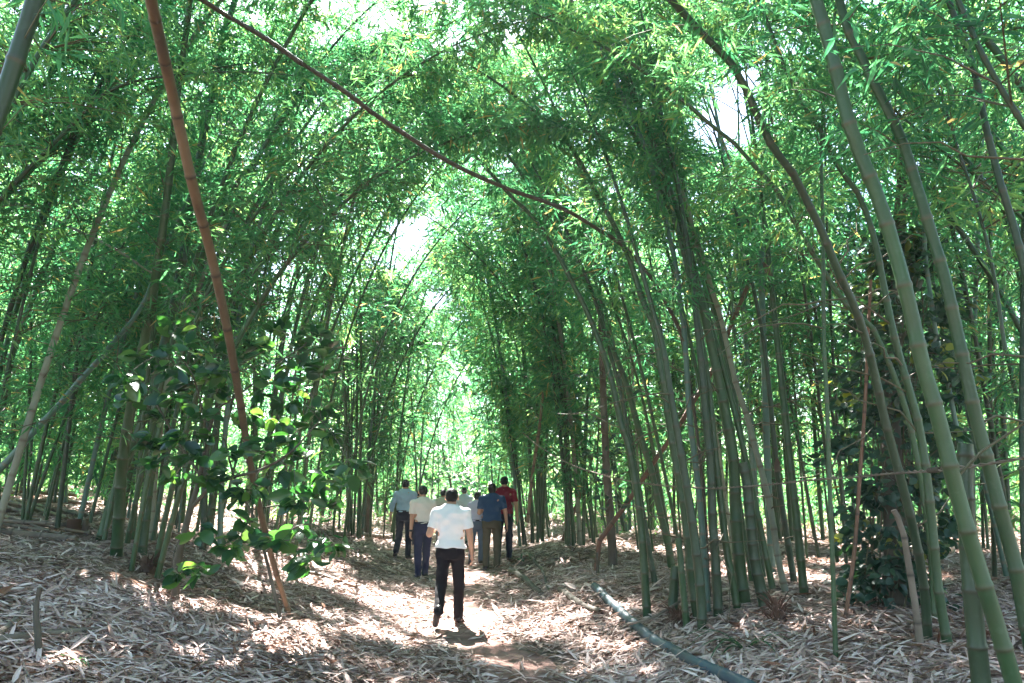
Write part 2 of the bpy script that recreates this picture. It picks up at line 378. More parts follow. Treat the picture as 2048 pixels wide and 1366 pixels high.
def bare_twigs(P, rng, n):
    for _ in range(n):
        tb = MB()
        p = P[rng.integers(len(P) // 10, max(len(P) // 10 + 2, len(P) // 2))]; a = rng.uniform(0, 6.28)
        d = np.array([math.cos(a), math.sin(a) * .6, rng.uniform(-.2, .9)]); L = rng.uniform(.4, 1.5)
        t = np.linspace(0, 1, 6)[:, None]; kink = rng.normal(0, .03, (6, 3)) * L
        kink[0] = 0
        tube(tb, p + unit(d) * L * t + kink + np.array([0, 0, -.2 * L]) * t**2, np.linspace(.009, .003, 6), 4, .1, False)
        yield tb
def extend(P, ext, droop=.05, tox=0.):
    P = list(P); t = unit(P[-1] - P[-3]) if len(P) > 3 else unit(P[-1] - P[-2]); st = .3
    for _ in range(int(ext / st)):
        t = unit(t + np.array([tox * .03, 0, -droop])); P.append(P[-1] + t * st)
    return np.array(P)

HG = 'bamboo stems of the grove'
def hero(label, pts, w0, w1, m='green', Y=None, Yt=None, ext=4., zmin=3.4, dens=1.1, inter=.34, group=HG, leafy=True, name='bamboo', bare=4, tox=0., droop=.06, lmax=1.4, nb=(1, 3)):
    Yb = Y if Y is not None else float(hit(*pts[0])[1])
    Yt = Yb if Yt is None else Yt
    if Yb < 6.5: bare = min(bare, 1)
    if isinstance(Yt, (list, tuple)): Ys = np.interp(np.linspace(0, 1, len(pts)), np.linspace(0, 1, len(Yt) + 1), [Yb, *Yt])
    else: Ys = np.linspace(Yb, Yt, len(pts))
    P3 = np.array([at(p[0], p[1], y) for p, y in zip(pts, Ys)])
    P = spline(P3, .12); dep = np.array([depth(p) for p in P])
    R = np.linspace(w0, w1, len(P)) * .5 * dep / FPX * .83
    if Y is None: P[0][2] = min(P[0][2], gnd(P[0][0], P[0][1])) - .03
    elif P[0][2] < gnd(P[0][0], P[0][1]) + .8: P[0][2] = gnd(P[0][0], P[0][1]) - .05
    n0 = len(P)
    if ext > 0:
        P = extend(P, ext, droop, tox); R = np.r_[R, np.linspace(R[-1], .006, len(P) - n0)]
    return bamboo(P, R, M[m], label, group, zmin, dens, 12 if w0 > 15 else 8, inter, lmax, name, nb, leafy, bare)

# --- stems traced one by one: left side
hero('thick reddish-brown dry bamboo pole leaning across the shrub towards the path', [(582, 1238), (545, 1120), (505, 950), (478, 790), (455, 660), (420, 500), (385, 370), (345, 190), (320, 80), (295, -30), (270, -130)],
     11, 31, 'dead', Yt=4.0, ext=1., leafy=False, inter=.5, name='dead_bamboo', group=None)
hero('thick dark green bamboo leaning out of the top left corner of the photo', [(-60, 360), (-30, 290), (0, 215), (35, 110), (70, 0), (95, -90)], 42, 38, 'dark', Y=3.6, ext=3, inter=.42, zmin=4.6, bare=0)
hero('thick green bamboo with pale rings, front stem of the clump beside the shrub', [(232, 1117), (238, 1033), (243, 941), (253, 868), (267, 789), (282, 716), (296, 643), (306, 584), (315, 533), (324, 471), (337, 368), (346, 290), (356, 176), (364, 123), (373, 59), (380, 0), (388, -80)], 29, 13, 'green', Yt=8.2, ext=3)
hero('green bamboo rising behind the top of the reddish-brown leaning pole', [(282, 1113), (289, 1051), (296, 978), (304, 923), (312, 820), (322, 716), (340, 643), (351, 588), (366, 515), (373, 460), (381, 416), (394, 351), (402, 293), (414, 240), (426, 182), (438, 123), (446, 82), (458, 38), (470, 0), (485, -60)], 25, 14, 'green', ext=3)
hero('bamboo with torn brown sheath bending right behind the reddish-brown pole', [(200, 1085), (225, 1000), (262, 900), (300, 800), (329, 679), (348, 621), (366, 584), (388, 540), (406, 507), (428, 471), (454, 416), (472, 372), (511, 322), (534, 284), (555, 255), (578, 225), (596, 193), (622, 173)], 24, 10, 'green', ext=2.5)
hero('slim grey bamboo bending right just beyond the reddish-brown pole', [(300, 1085), (315, 900), (344, 720), (366, 650), (388, 599), (406, 555), (439, 471), (500, 398), (540, 350), (600, 300)], 16, 8, 'grey', ext=2.5)
hero('bluish bamboo slanting low from the left edge up behind the shrub', [(-40, 972), (0, 938), (37, 898), (80, 850), (121, 807), (157, 764), (198, 720), (234, 676), (264, 643), (289, 602), (304, 566), (330, 500)], 18, 8, 'blue', Y=10.5, ext=2.5)
hero('green bamboo leaning right near the left edge above the fallen poles', [(-20, 960), (0, 840), (22, 720), (40, 668), (59, 613), (77, 566), (99, 515), (121, 463), (146, 416), (172, 368), (205, 310), (235, 230)], 17, 9, 'green', Y=11, ext=3)
hero('slender stem arching from the left edge under the top left foliage', [(-150, 640), (-70, 490), (0, 400), (67, 328), (133, 261), (205, 190), (266, 164), (318, 154)], 15, 6, 'dark', Y=8, ext=1.5)
hero('dark slender stem arching right over the path below the dense dark foliage', [(408, 1060), (410, 950), (420, 800), (440, 680), (473, 588), (513, 537), (554, 496), (590, 463), (634, 427), (671, 398), (711, 372), (751, 350), (800, 318), (846, 292)], 17, 7, 'dark', Y=12.5, ext=1.5, dens=2.4, zmin=5.4)
hero('green bamboo standing behind the broad-leaved shrub', [(410, 1095), (425, 996), (430, 900), (440, 780), (462, 650), (484, 570), (488, 496), (495, 441), (521, 398), (560, 330)], 18, 9, 'green', ext=3)
hero('thin pale green bamboo just right of the broad-leaved shrub stem', [(439, 1113), (443, 978), (450, 870), (460, 770), (475, 650), (500, 520), (540, 380)], 14, 8, 'blue', ext=3)
hero('thin grey dead stem crossing the left grove from upper left to lower right', [(403, 640), (344, 584), (311, 551), (278, 529), (227, 496), (176, 471), (121, 445), (73, 420), (22, 405), (-40, 385)], 7, 5, 'grey', Y=10, ext=0, leafy=False, name='dead_bamboo', group=None)
hero('long dark and brown stem arching over the path from right to top left', [(1420, 1205), (1408, 1000), (1392, 850), (1375, 740), (1359, 656), (1337, 616), (1311, 568), (1278, 524), (1249, 494), (1220, 472), (1187, 454), (1154, 432), (1117, 414), (1073, 397), (1037, 386), (1000, 371), (950, 350), (900, 325), (850, 295), (800, 262), (740, 222), (700, 190), (640, 150), (600, 125), (530, 75), (455, 32), (405, 0), (340, -45)],
     7, 13, 'arch', Yt=[8.6, 6.8, 4.4], ext=.5, leafy=False, name='dead_bamboo', group=None, inter=.45)
# --- right side
hero('thickest green bamboo in the right foreground, leaning left', [(2040, 1410), (2028, 1366), (2002, 1279), (1976, 1195), (1945, 1095), (1908, 964), (1876, 833), (1845, 729), (1817, 604), (1781, 471), (1746, 369), (1715, 297), (1689, 215), (1669, 128), (1643, 36), (1628, -15), (1610, -90)], 40, 29, 'green', Y=4.5, ext=2.5, zmin=5.)
hero('second thick green bamboo in the right foreground, nearest the right edge', [(2075, 1340), (2048, 1226), (2034, 1143), (2008, 1048), (1981, 943), (1955, 849), (1934, 755), (1911, 650), (1889, 553), (1858, 451), (1833, 369), (1805, 282), (1776, 220), (1751, 174), (1725, 118), (1694, 56), (1679, 0), (1660, -70)], 36, 19, 'green', Y=4.9, ext=2.5, zmin=5.)
hero('thick upright bamboo with a cut open top between the two foreground stems', [(1966, 1420), (1963, 1366), (1950, 1253), (1939, 1122), (1931, 1017), (1930, 950), (1931, 888)], 46, 36, 'dark', Y=5.1, ext=0, leafy=False, inter=.3)
hero('green bamboo with a split brown sheath in front of the vine-covered tree', [(1897, 1300), (1876, 1174), (1866, 1069), (1855, 964), (1840, 860), (1819, 781), (1792, 686), (1771, 589), (1751, 487), (1720, 394), (1679, 338), (1638, 256), (1602, 205), (1571, 138), (1545, 70)], 24, 8, 'green', ext=2, zmin=4.2)
hero('mossy bamboo leaning far left across the bright sky gap', [(1856, 1289), (1848, 1174), (1829, 1069), (1803, 964), (1772, 849), (1751, 755), (1729, 670), (1705, 604), (1674, 538), (1643, 461), (1607, 389), (1587, 348), (1551, 302), (1520, 246), (1495, 184), (1459, 123), (1408, 72), (1367, 26), (1341, 0), (1300, -50)], 22, 17, 'dark', Yt=5.6, ext=2, zmin=4.8)
hero('slim bamboo slanting left below the bright sky gap', [(1870, 1250), (1862, 1100), (1840, 950), (1815, 830), (1793, 764), (1770, 708), (1741, 649), (1700, 620), (1659, 560), (1607, 476), (1556, 384), (1505, 328), (1469, 287), (1423, 251), (1377, 210), (1310, 159)], 15, 9, 'green', ext=2, zmin=4.2)
hero('thin bright green upright stem standing alone on the right litter', [(1672, 1326), (1667, 1174), (1659, 964), (1654, 807), (1648, 680), (1646, 461), (1642, 300), (1650, 180), (1665, 60)], 12, 7, 'green', ext=2.5, zmin=4.6)
hero('thin reddish dead stem leaning right before the vine-covered tree', [(1690, 1242), (1709, 1101), (1719, 964), (1730, 807), (1737, 650), (1742, 560)], 10, 7, 'rust', ext=0, leafy=False, name='dead_bamboo', group=None)
hero('broken grey bamboo stub wrapped in dry sheath among right foreground stems', [(1842, 1302), (1829, 1200), (1816, 1122), (1803, 1048), (1787, 1020)], 18, 13, 'log', ext=0, leafy=False, name='bamboo_stump', group=None)
hero('pale thin bamboo seen between the two thick right foreground stems', [(1950, 1220), (1940, 1080), (1928, 960), (1918, 882), (1908, 830), (1892, 748), (1872, 666), (1862, 600), (1850, 500), (1845, 380)], 13, 9, 'blue', ext=2.5, zmin=4)
hero('bluish upright bamboo behind the second thick right foreground stem', [(1955, 1180), (1945, 1000), (1944, 800), (1944, 731), (1948, 649), (1953, 540), (1956, 461), (1961, 359), (1966, 230), (1970, 100)], 14, 10, 'blue', ext=2, zmin=4.4)
hero('dark bamboo leaning in from the right edge at the top', [(2090, 800), (2065, 620), (2035, 480), (2000, 364), (1985, 306), (1970, 248), (1959, 189), (1950, 146), (1930, 87), (1909, 35), (1890, -20)], 20, 14, 'dark', Y=4.6, ext=1.5, zmin=4.4)
hero('dark stem slanting down out of the right edge below the top corner', [(2120, 380), (2080, 300), (2048, 250), (2029, 221), (2008, 189), (1985, 146), (1959, 99), (1925, 20)], 16, 12, 'dark', Y=4.2, ext=1.5, zmin=4.)
hero('very thin dark stem leaning left high between the right foreground stems', [(2010, 700), (1990, 560), (1965, 450), (1944, 379), (1921, 315), (1901, 248), (1877, 181), (1854, 111), (1825, 44), (1807, 0)], 9, 6, 'dark', Y=6, ext=1.5, zmin=4.4)
hero('thin green stem slanting left from the right edge behind the thick stems', [(2100, 490), (2048, 440), (2000, 393), (1956, 355), (1912, 323), (1871, 291), (1831, 256), (1790, 221), (1740, 160)], 9, 6, 'green', Y=7, ext=1.5, zmin=4.6)
hero('dark upright bamboo cut by the right edge of the photo', [(2052, 1200), (2046, 1000), (2045, 800), (2047, 600), (2050, 400)], 16, 14, 'dark', Y=7, ext=2.5, zmin=4.4)
hero('foremost green bamboo by the end of the blue-grey pole, curving left', [(1295, 1236), (1291, 1179), (1285, 1088), (1278, 1015), (1267, 941), (1256, 887), (1243, 850), (1234, 810), (1220, 748), (1199, 685), (1176, 627), (1150, 576), (1124, 524), (1092, 470), (1059, 426), (1029, 400), (985, 350)], 21, 8, 'green', ext=2, zmin=4.4)
hero('green bamboo curving left just right of the tree with mottled bark', [(1344, 1139), (1335, 1084), (1318, 1015), (1304, 945), (1289, 898), (1271, 836), (1256, 777), (1238, 729), (1220, 682), (1205, 634), (1190, 594), (1161, 546), (1139, 495), (1110, 451), (1090, 420), (1055, 365)], 18, 9, 'green', ext=2.5, zmin=4.)
hero('slim mossy bamboo close behind the foremost curving one', [(1311, 1172), (1300, 1110), (1290, 1050), (1275, 960), (1262, 900), (1240, 780), (1215, 690), (1190, 600), (1150, 500)], 14, 8, 'dark', ext=2.5, zmin=4.)
hero('tall green bamboo left of the cut stumps, crossing the brown arching stem', [(1399, 1245), (1384, 1168), (1377, 1084), (1366, 996), (1351, 916), (1340, 850), (1329, 773), (1318, 711), (1309, 653), (1293, 620), (1276, 572), (1260, 521), (1242, 481), (1223, 440), (1201, 403), (1179, 359), (1157, 318), (1135, 285), (1113, 260), (1085, 235)], 25, 8, 'green', ext=1.5, zmin=4.6)
hero('thick mossy bamboo close beside the tall one right of the cut stumps', [(1405, 1262), (1401, 1180), (1392, 1100), (1381, 1020), (1366, 930), (1352, 850), (1340, 780), (1325, 690), (1300, 600), (1275, 510)], 25, 10, 'dark', ext=2.5, zmin=4.6)
hero('slender bluish-green bamboo rising straight to the upper centre right', [(1416, 1230), (1408, 1106), (1399, 996), (1388, 905), (1381, 850), (1377, 803), (1373, 729), (1368, 656), (1360, 601), (1351, 528), (1340, 480), (1329, 433), (1318, 395), (1307, 351), (1296, 311), (1282, 274), (1267, 245), (1253, 212), (1238, 176), (1220, 132), (1195, 85)], 16, 9, 'blue', ext=1.5, zmin=4.8)
hero('dark green bamboo standing between the bluish stem and the thickest centre-right stem', [(1437, 1238), (1432, 1143), (1425, 1033), (1421, 923), (1413, 850), (1403, 729), (1395, 656), (1388, 583), (1381, 528), (1375, 492), (1366, 437), (1361, 400), (1355, 366), (1344, 318), (1331, 275), (1320, 215)], 24, 9, 'dark', ext=2, zmin=4.6)
hero('slim green bamboo bent left before the thickest centre-right stem', [(1476, 1223), (1465, 1161), (1454, 1106), (1443, 1015), (1432, 923), (1425, 850), (1416, 760), (1400, 660), (1375, 540), (1350, 440)], 19, 10, 'green', ext=2.5, zmin=4.4)
hero('thickest bamboo of the centre-right clump, pale green higher up', [(1489, 1210), (1480, 1143), (1472, 1033), (1467, 920), (1454, 839), (1439, 766), (1425, 704), (1414, 649), (1403, 605), (1392, 557), (1381, 510), (1370, 473), (1350, 410)], 32, 15, 'green', ext=3, zmin=4.6)
hero('short thick ringed bamboo broken off below the wire', [(1532, 1222), (1510, 1122), (1499, 1017), (1494, 964), (1486, 925)], 28, 24, 'dark', ext=0, leafy=False, inter=.16, name='bamboo_stump', group=None)
hero('pale blue-grey waxy bamboo leaning left with loose sheaths', [(1573, 1190), (1557, 1122), (1541, 1017), (1515, 912), (1494, 833), (1473, 771), (1457, 702), (1445, 649), (1436, 616), (1421, 572), (1410, 524), (1399, 495), (1388, 466), (1379, 429), (1366, 388), (1355, 359), (1349, 322), (1335, 280)], 16, 9, 'grey', ext=2, zmin=4.6)
hero('upright bluish bamboo at the back of the centre-right clump', [(1545, 1150), (1540, 1050), (1534, 900), (1530, 760), (1526, 660), (1523, 563), (1523, 476), (1524, 388), (1526, 300)], 18, 13, 'blue', ext=3, zmin=5)
hero('green bamboo at the right end of the centre-right clump', [(1609, 1195), (1599, 1096), (1586, 975), (1573, 860), (1562, 755), (1550, 640), (1535, 500)], 21, 12, 'green', ext=3, zmin=4.8)
hero('slim dark bamboo leaning left at the right end of the centre-right clump', [(1590, 1174), (1573, 1069), (1557, 964), (1546, 860), (1536, 755), (1520, 640), (1490, 500)], 16, 8, 'dark', ext=3, zmin=4.8)
hero('pale bamboo stub with a splintered cut top beside the bamboo stump', [(1374, 1256), (1366, 1179), (1360, 1106), (1356, 1076)], 17, 15, 'green', ext=0, leafy=False, name='bamboo_stump', group=None)
hero('short wide bamboo stump cut at knee height behind the pole', [(1344, 1232), (1347, 1190), (1351, 1132)], 24, 22, 'dark', ext=0, leafy=False, name='bamboo_stump', group=None)
hero('brown dead bamboo leaning right through the centre-right clump', [(1190, 1094), (1253, 1007), (1304, 930), (1359, 850), (1380, 814), (1425, 740), (1469, 634), (1500, 561), (1520, 510)], 12, 10, 'rust', Y=13, ext=0, leafy=False, name='dead_bamboo', group=None)
hero('straight brown dead stem propped beside the tree with mottled bark', [(1124, 1084), (1154, 1007), (1179, 934), (1201, 861), (1228, 795)], 9, 7, 'rust', ext=0, leafy=False, name='dead_bamboo', group=None)
hero('orange-brown dead stem upright behind the man in the red shirt', [(1055, 1045), (1066, 941), (1077, 868), (1087, 780)], 9, 7, 'dead', Y=17.2, ext=0, leafy=False, name='dead_bamboo', group=None)

# >>> people
# ------------------------------------------------------------------ people: one continuous skin each, clothes over it
class Field:
    """signed-distance grid; surface nets turn it into one closed mesh"""
    def __init__(s, lo, hi, h):
        s.lo, s.h = np.array(lo, float), h; s.n = np.ceil((np.array(hi) - s.lo) / h).astype(int) + 1
        s.D = np.full(s.n, .2, np.float32); s.ax = [s.lo[k] + h * np.arange(s.n[k]) for k in range(3)]
    def _sl(s, lo, hi):
        a = np.clip(np.floor((np.minimum(lo, hi) - s.lo) / s.h).astype(int), 0, s.n); b = np.clip(np.ceil((np.maximum(lo, hi) - s.lo) / s.h).astype(int) + 1, 0, s.n)
        sl = tuple(slice(i, j) for i, j in zip(a, b))
        return sl, np.meshgrid(*[s.ax[k][sl[k]] for k in range(3)], indexing='ij')
    def _un(s, sl, d, k):
        o = s.D[sl]
        if k <= 0: s.D[sl] = np.minimum(o, d)
        else:
            q = np.clip(.5 + .5 * (o - d) / k, 0, 1); s.D[sl] = o * (1 - q) + d * q - k * q * (1 - q)
    def cone(s, a, b, ra, rb, k=.02):
        a, b = np.array(a, float), np.array(b, float); m = max(ra, rb) + k + .02
        sl, (X, Y, Z) = s._sl(np.minimum(a, b) - m, np.maximum(a, b) + m)
        ab = b - a; t = np.clip(((X - a[0]) * ab[0] + (Y - a[1]) * ab[1] + (Z - a[2]) * ab[2]) / (ab @ ab + 1e-12), 0, 1)
        d = np.sqrt((X - a[0] - t * ab[0])**2 + (Y - a[1] - t * ab[1])**2 + (Z - a[2] - t * ab[2])**2) - (ra + (rb - ra) * t)
        s._un(sl, d, k)
    def ell(s, c, r, k=.02, tilt=0.):
        c, r = np.array(c, float), np.array(r, float); m = max(r) + k + .02
        sl, (X, Y, Z) = s._sl(c - m, c + m); x, y, z = X - c[0], Y - c[1], Z - c[2]
        if tilt: y, z = y * math.cos(tilt) + z * math.sin(tilt), -y * math.sin(tilt) + z * math.cos(tilt)
        k0 = np.sqrt((x / r[0])**2 + (y / r[1])**2 + (z / r[2])**2); k1 = np.sqrt((x / r[0]**2)**2 + (y / r[1]**2)**2 + (z / r[2]**2)**2) + 1e-9
        s._un(sl, k0 * (k0 - 1) / k1, k)
    def table(s, T, k=.02, off=0.):
        """stack of elliptic sections: z, half width, half depth, y centre, x centre"""
        T = np.array(T, float); sl, (X, Y, Z) = s._sl([T[:, 4].min() - .35, -.35 + T[:, 3].min(), T[0, 0] - .02], [T[:, 4].max() + .35, .35 + T[:, 3].max(), T[-1, 0] + .02])
        z = Z[0, 0]; a, b, cy, cx = (np.interp(z, T[:, 0], T[:, j]) + (off if j < 3 else 0) for j in (1, 2, 3, 4))
        q = np.sqrt(((X - cx) / a)**2 + ((Y - cy) / b)**2); d = (q - 1) * np.minimum(a, b)
        d = np.maximum(d, np.maximum(T[0, 0] - Z, Z - T[-1, 0])); s._un(sl, d, k)
    def cut(s, f):
        X, Y, Z = np.meshgrid(*s.ax, indexing='ij'); s.D = np.maximum(s.D, f(X, Y, Z).astype(np.float32))
    def wob(s, amp, seed, sc=(18, 18, 26)):
        X, Y, Z = np.meshgrid(*s.ax, indexing='ij'); r = np.random.default_rng(seed); w = 0
        for i in range(4):
            p = r.uniform(0, 6, 3); f = (1 + .6 * i); w = w + np.sin(X * sc[0] * f + p[0] + 2 * np.sin(Z * 7 + p[1])) * np.sin(Z * sc[2] * f + p[1] + 1.5 * np.sin(X * 9 + p[2])) * np.cos(Y * sc[1] + p[2]) / f
        s.D = s.D + (amp * w).astype(np.float32)
    def mesh(s, mb):
        D = s.D; S = D < 0; c = np.zeros(np.array(D.shape) - 1, int)
        sh = lambda A, i, j, k: A[i:A.shape[0] - 1 + i, j:A.shape[1] - 1 + j, k:A.shape[2] - 1 + k]
        cor = [(i, j, k) for i in (0, 1) for j in (0, 1) for k in (0, 1)]
        for q in cor: c += sh(S, *q)
        act = (c > 0) & (c < 8); I = np.argwhere(act); vals = {q: D[I[:, 0] + q[0], I[:, 1] + q[1], I[:, 2] + q[2]] for q in cor}
        acc = np.zeros((len(I), 3)); cnt = np.zeros(len(I))
        for a in cor:
            for ax in range(3):
                if a[ax]: continue
                b = list(a); b[ax] = 1; b = tuple(b); da, db = vals[a], vals[b]; x = (da < 0) != (db < 0)
                t = np.where(x, da / np.where(x, da - db, 1), 0); p = np.tile(np.array(a, float), (len(I), 1)); p[:, ax] = t
                acc[x] += p[x]; cnt += x
        V = s.lo + s.h * (I + acc / cnt[:, None]); idx = np.full(act.shape, -1); idx[tuple(I.T)] = np.arange(len(I)); F = []
        for ax in range(3):
            u, v = [(1, 2), (2, 0), (0, 1)][ax]
            sa = [slice(1, -1)] * 3; sa[ax] = slice(0, -1); sb_ = [slice(1, -1)] * 3; sb_[ax] = slice(1, None)
            A, B = S[tuple(sa)], S[tuple(sb_)]; E = np.argwhere(A != B); inn = A[tuple(E.T)]
            base = E.copy(); base[:, u] += 1; base[:, v] += 1
            def cell(du, dv):
                q = base.copy(); q[:, u] += du; q[:, v] += dv; return idx[tuple(q.T)]
            f = np.stack([cell(-1, -1), cell(0, -1), cell(0, 0), cell(-1, 0)], 1); f[~inn] = f[~inn][:, ::-1]; F.append(f)
        mb.add(V, np.concatenate(F), .5)

def cloth_mat(name, c, rough=.85, weave=.25):
    m, nt, N, L, P = mat(name)
    n = noise(nt, 7, 4); d = tuple(x * .82 for x in c)
    L.new(mix(nt, n, d, c), P.inputs['Base Color']); P.inputs['Roughness'].default_value = rough
    P.inputs['Specular IOR Level'].default_value = .2
    bump(nt, P, noise(nt, 14, 5), weave, .03); return m
M['skin'] = cloth_mat('skin', (.50, .29, .20), .5, .05)
M['hair'] = cloth_mat('black hair', (.012, .010, .010), .45, .6)
M['shoe'] = cloth_mat('black leather', (.03, .026, .026), .35, .1)
M['brownshoe'] = cloth_mat('brown leather', (.10, .055, .04), .4, .1)
M['watch'] = cloth_mat('watch strap', (.02, .02, .02), .3, 0)
SHIRTS = {'white': (.88, .88, .90), 'blue': (.36, .50, .66), 'beige': (.70, .68, .64), 'dark': (.03, .03, .04), 'cream': (.66, .64, .58),
          'lightblue': (.60, .68, .82), 'lavender': (.52, .53, .70), 'navy': (.018, .06, .14), 'red': (.22, .012, .03)}
TROUS = {'black': (.009, .008, .011), 'ink': (.013, .014, .028), 'navyblue': (.014, .019, .062), 'grey': (.20, .19, .20), 'jeans': (.10, .14, .20), 'olive': (.075, .07, .045), 'darkjeans': (.018, .022, .04)}
def leg_chain(sx, p, k, foot, s):
    hip = np.array([sx * .088, 0, .90]); kn = hip + .43 * np.array([sx * .05, math.sin(p), -math.cos(p)]); an = kn + .41 * np.array([0, math.sin(p - k), -math.cos(p - k)])
    toe = an + np.array([sx * .045, .17 * math.cos(foot), -.055 + .17 * math.sin(foot)]); heel = an + np.array([0, -.055 * math.cos(foot) - .0, -.055 - .055 * math.sin(foot)])
    return hip * s, kn * s, an * s, toe * s, heel * s
def person(label, fpx, hpx, shirt, trous, sleeve, legs, arms, yaw=0., wide=1., head=(0, 0.), h=.010, longhair=False, shoe='shoe', untucked=True, Y=None, watch=False):
    ft = hit(*fpx) if Y is None else at(fpx[0], fpx[1], Y); y0 = ft[1]; ft[2] = gnd(ft[0], ft[1])
    top = at(hpx[0], hpx[1], y0)[2]; Hh = top - ft[2]; s = Hh / 1.71
    lc = [leg_chain(sx, *legs[i], s) for i, sx in ((0, -1), (1, 1))]
    low = min(min(c[3][2], c[4][2]) - .022 * s for c in lc)
    lo, hi = np.array([-.52, -.55, low - .05]) * s, np.array([.52, .5, 1.80]) * s
    root = empty('person', (ft[0], ft[1], ft[2] - low), label, 'person', None); root.rotation_euler = (-.03 - .012 * (len(label) % 5), 0, yaw)
    w = wide
    TOR = [(.82, .150 * w, .105, -.01, 0), (.92, .160 * w, .115, -.015, 0), (1.04, .150 * w, .108, 0, 0), (1.18, .160 * w, .112, .005, 0), (1.30, .178 * w, .115, 0, 0), (1.38, .185 * w, .105, -.005, 0), (1.425, .150 * w, .085, -.005, 0), (1.46, .085 * w, .065, -.005, 0), (1.49, .06, .058, 0, 0)]
    TOR = [tuple(v * s for v in r) for r in TOR]
    hx, tilt = head; hc = np.array([hx * .02, .022 + .05 * math.sin(tilt), 1.60 - .012 * abs(tilt)]) * s
    arm = []
    for sx, (u, f) in ((-1, arms[0]), (1, arms[1])):
        sh = np.array([sx * .185 * w, -.005, 1.395]) * s; u = unit(np.array([sx * u[0], u[1], u[2]])); f = unit(np.array([sx * f[0], f[1], f[2]]))
        el = sh + u * .29 * s; wr = el + f * .245 * s; arm.append((sh, el, wr, u, f, sx))
    B = Field(lo, hi, h * s)
    B.table(TOR, 0); 
    B.cone([0, 0, 1.43 * s], hc - [0, .01 * s, .04 * s], .064 * s, .058 * s, .03 * s)
    B.ell(hc + np.array([0, -.012, .025]) * s, np.array([.078, .094, .085]) * s, .02 * s)          # skull
    B.ell(hc + np.array([0, .03, -.05]) * s, np.array([.055, .062, .065]) * s, .03 * s)            # jaw
    B.cone(hc + np.array([0, .092, 0]) * s, hc + np.array([0, .108, -.03]) * s, .010 * s, .015 * s, .012 * s)   # nose
    for sx in (-1, 1):
        B.ell(hc + np.array([sx * .084, .004, -.012]) * s, np.array([.014, .020, .033]) * s, .006 * s)       # ears
        B.ell(hc + np.array([sx * .03, .078, .012]) * s, np.array([.014, .012, .010]) * s, .004)               # eyes
    B.cone(hc + np.array([-.02, .083, -.065]) * s, hc + np.array([.02, .083, -.065]) * s, .008 * s, .008 * s, .006 * s)   # mouth
    for sh, el, wr, u, f, sx in arm:
        B.cone(sh, el, .052 * s, .043 * s, .03 * s); B.cone(el, wr, .042 * s, .027 * s, .012 * s)
        side = unit(np.cross(f, [0, 1, .2]) * 1.); side = side if abs(side[1]) < .8 else np.array([1., 0, 0]); fw = unit(np.array([0, 1., 0]) - f * f[1]); inw = unit(np.cross(f, fw)) * (1 if np.cross(f, fw)[0] * sx < 0 else -1)
        pc = wr + f * .05 * s
        B.cone(wr + fw * .016 * s, wr + f * .085 * s + fw * .022 * s, .018 * s, .017 * s, .012 * s); B.cone(wr - fw * .014 * s, wr + f * .085 * s - fw * .022 * s, .017 * s, .016 * s, .012 * s)
        for q, (off, ln) in enumerate(((.031, .068), (.010, .076), (-.011, .070), (-.031, .055))):
            a = wr + f * .09 * s + fw * off * s; b = a + (f * .55 + inw * .12 + fw * off * 2) * ln * s; c = b + (f * .35 + inw * .42) * ln * s
            B.cone(a, b, .0095 * s, .009 * s, .004); B.cone(b, c, .009 * s, .008 * s, .003)
        a = wr + f * .03 * s + fw * .022 * s; b = a + (f * .6 + fw * .75 + inw * .3) * .045 * s; c = b + (f * .9 + inw * .3) * .032 * s
        B.cone(a, b, .012 * s, .011 * s, .006); B.cone(b, c, .011 * s, .009 * s, .003)
    for hp, kn, an, toe, heel in lc:
        B.cone(hp, kn, .075 * s, .052 * s, .03 * s); B.cone(kn, an, .05 * s, .034 * s, .02 * s); B.cone(an, (toe + heel) / 2, .034 * s, .03 * s, .01)
    mb = MB(); B.mesh(mb); mb.build('body', M['skin'], root)
    # hair
    Hf = Field(hc - .2 * s, hc + .2 * s, .008 * s)
    Hf.ell(hc + np.array([0, -.018, .030]) * s, np.array([.086, .104, .090]) * s, 0)
    nape = -.06 if not longhair else -.115
    Hf.ell(hc + np.array([0, -.045, -.02]) * s, np.array([.074, .070, .078 if not longhair else .115]) * s, .02 * s)
    if not longhair:
        for sx in (-1, 1): Hf.D = np.maximum(Hf.D, .0)if False else Hf.D
    Hf.cut(lambda X, Y, Z: np.maximum(hc[2] + nape * s + .25 * np.maximum(Y - hc[1] + .06 * s, 0) * 3 - Z, np.where(Z < hc[2] + .025 * s, (Y - hc[1] + .012 * s) * .8, (Y - hc[1] - .075 * s) * .8)))
    Hf.wob(.0022 * s, 5, (60, 50, 40)); mb = MB(); Hf.mesh(mb); mb.build('hair', M['hair'], root)
    # trousers
    Tf = Field(lo, [hi[0], hi[1], 1.08 * s], h * s)
    Tf.table([(.80 * s, .165 * w * s, .118 * s, -.012 * s, 0), (.90 * s, .172 * w * s, .128 * s, -.018 * s, 0), (.97 * s, .166 * w * s, .122 * s, -.008 * s, 0), (1.03 * s, .160 * w * s, .116 * s, 0, 0)], 0)
    for sx, (hp, kn, an, toe, heel) in zip((-1, 1), lc):
        Tf.ell(np.array([sx * .08, -.05, .885]) * s, np.array([.088, .085, .10]) * s, .03 * s)
        Tf.cone(hp + [0, -.005 * s, -.03 * s], kn, .096 * s, .072 * s, .02 * s); Tf.cone(kn, an + [0, -.005, -.01 * s], .072 * s, .063 * s, .025 * s)
    if untucked: Tf.cut(lambda X, Y, Z: Z - .955 * s)
    Tf.wob(.0065 * s, hash(trous) % 97 if False else len(label), (14, 14, 22)); mb = MB(); Tf.mesh(mb); mb.build('trousers', M['t_' + trous], root)
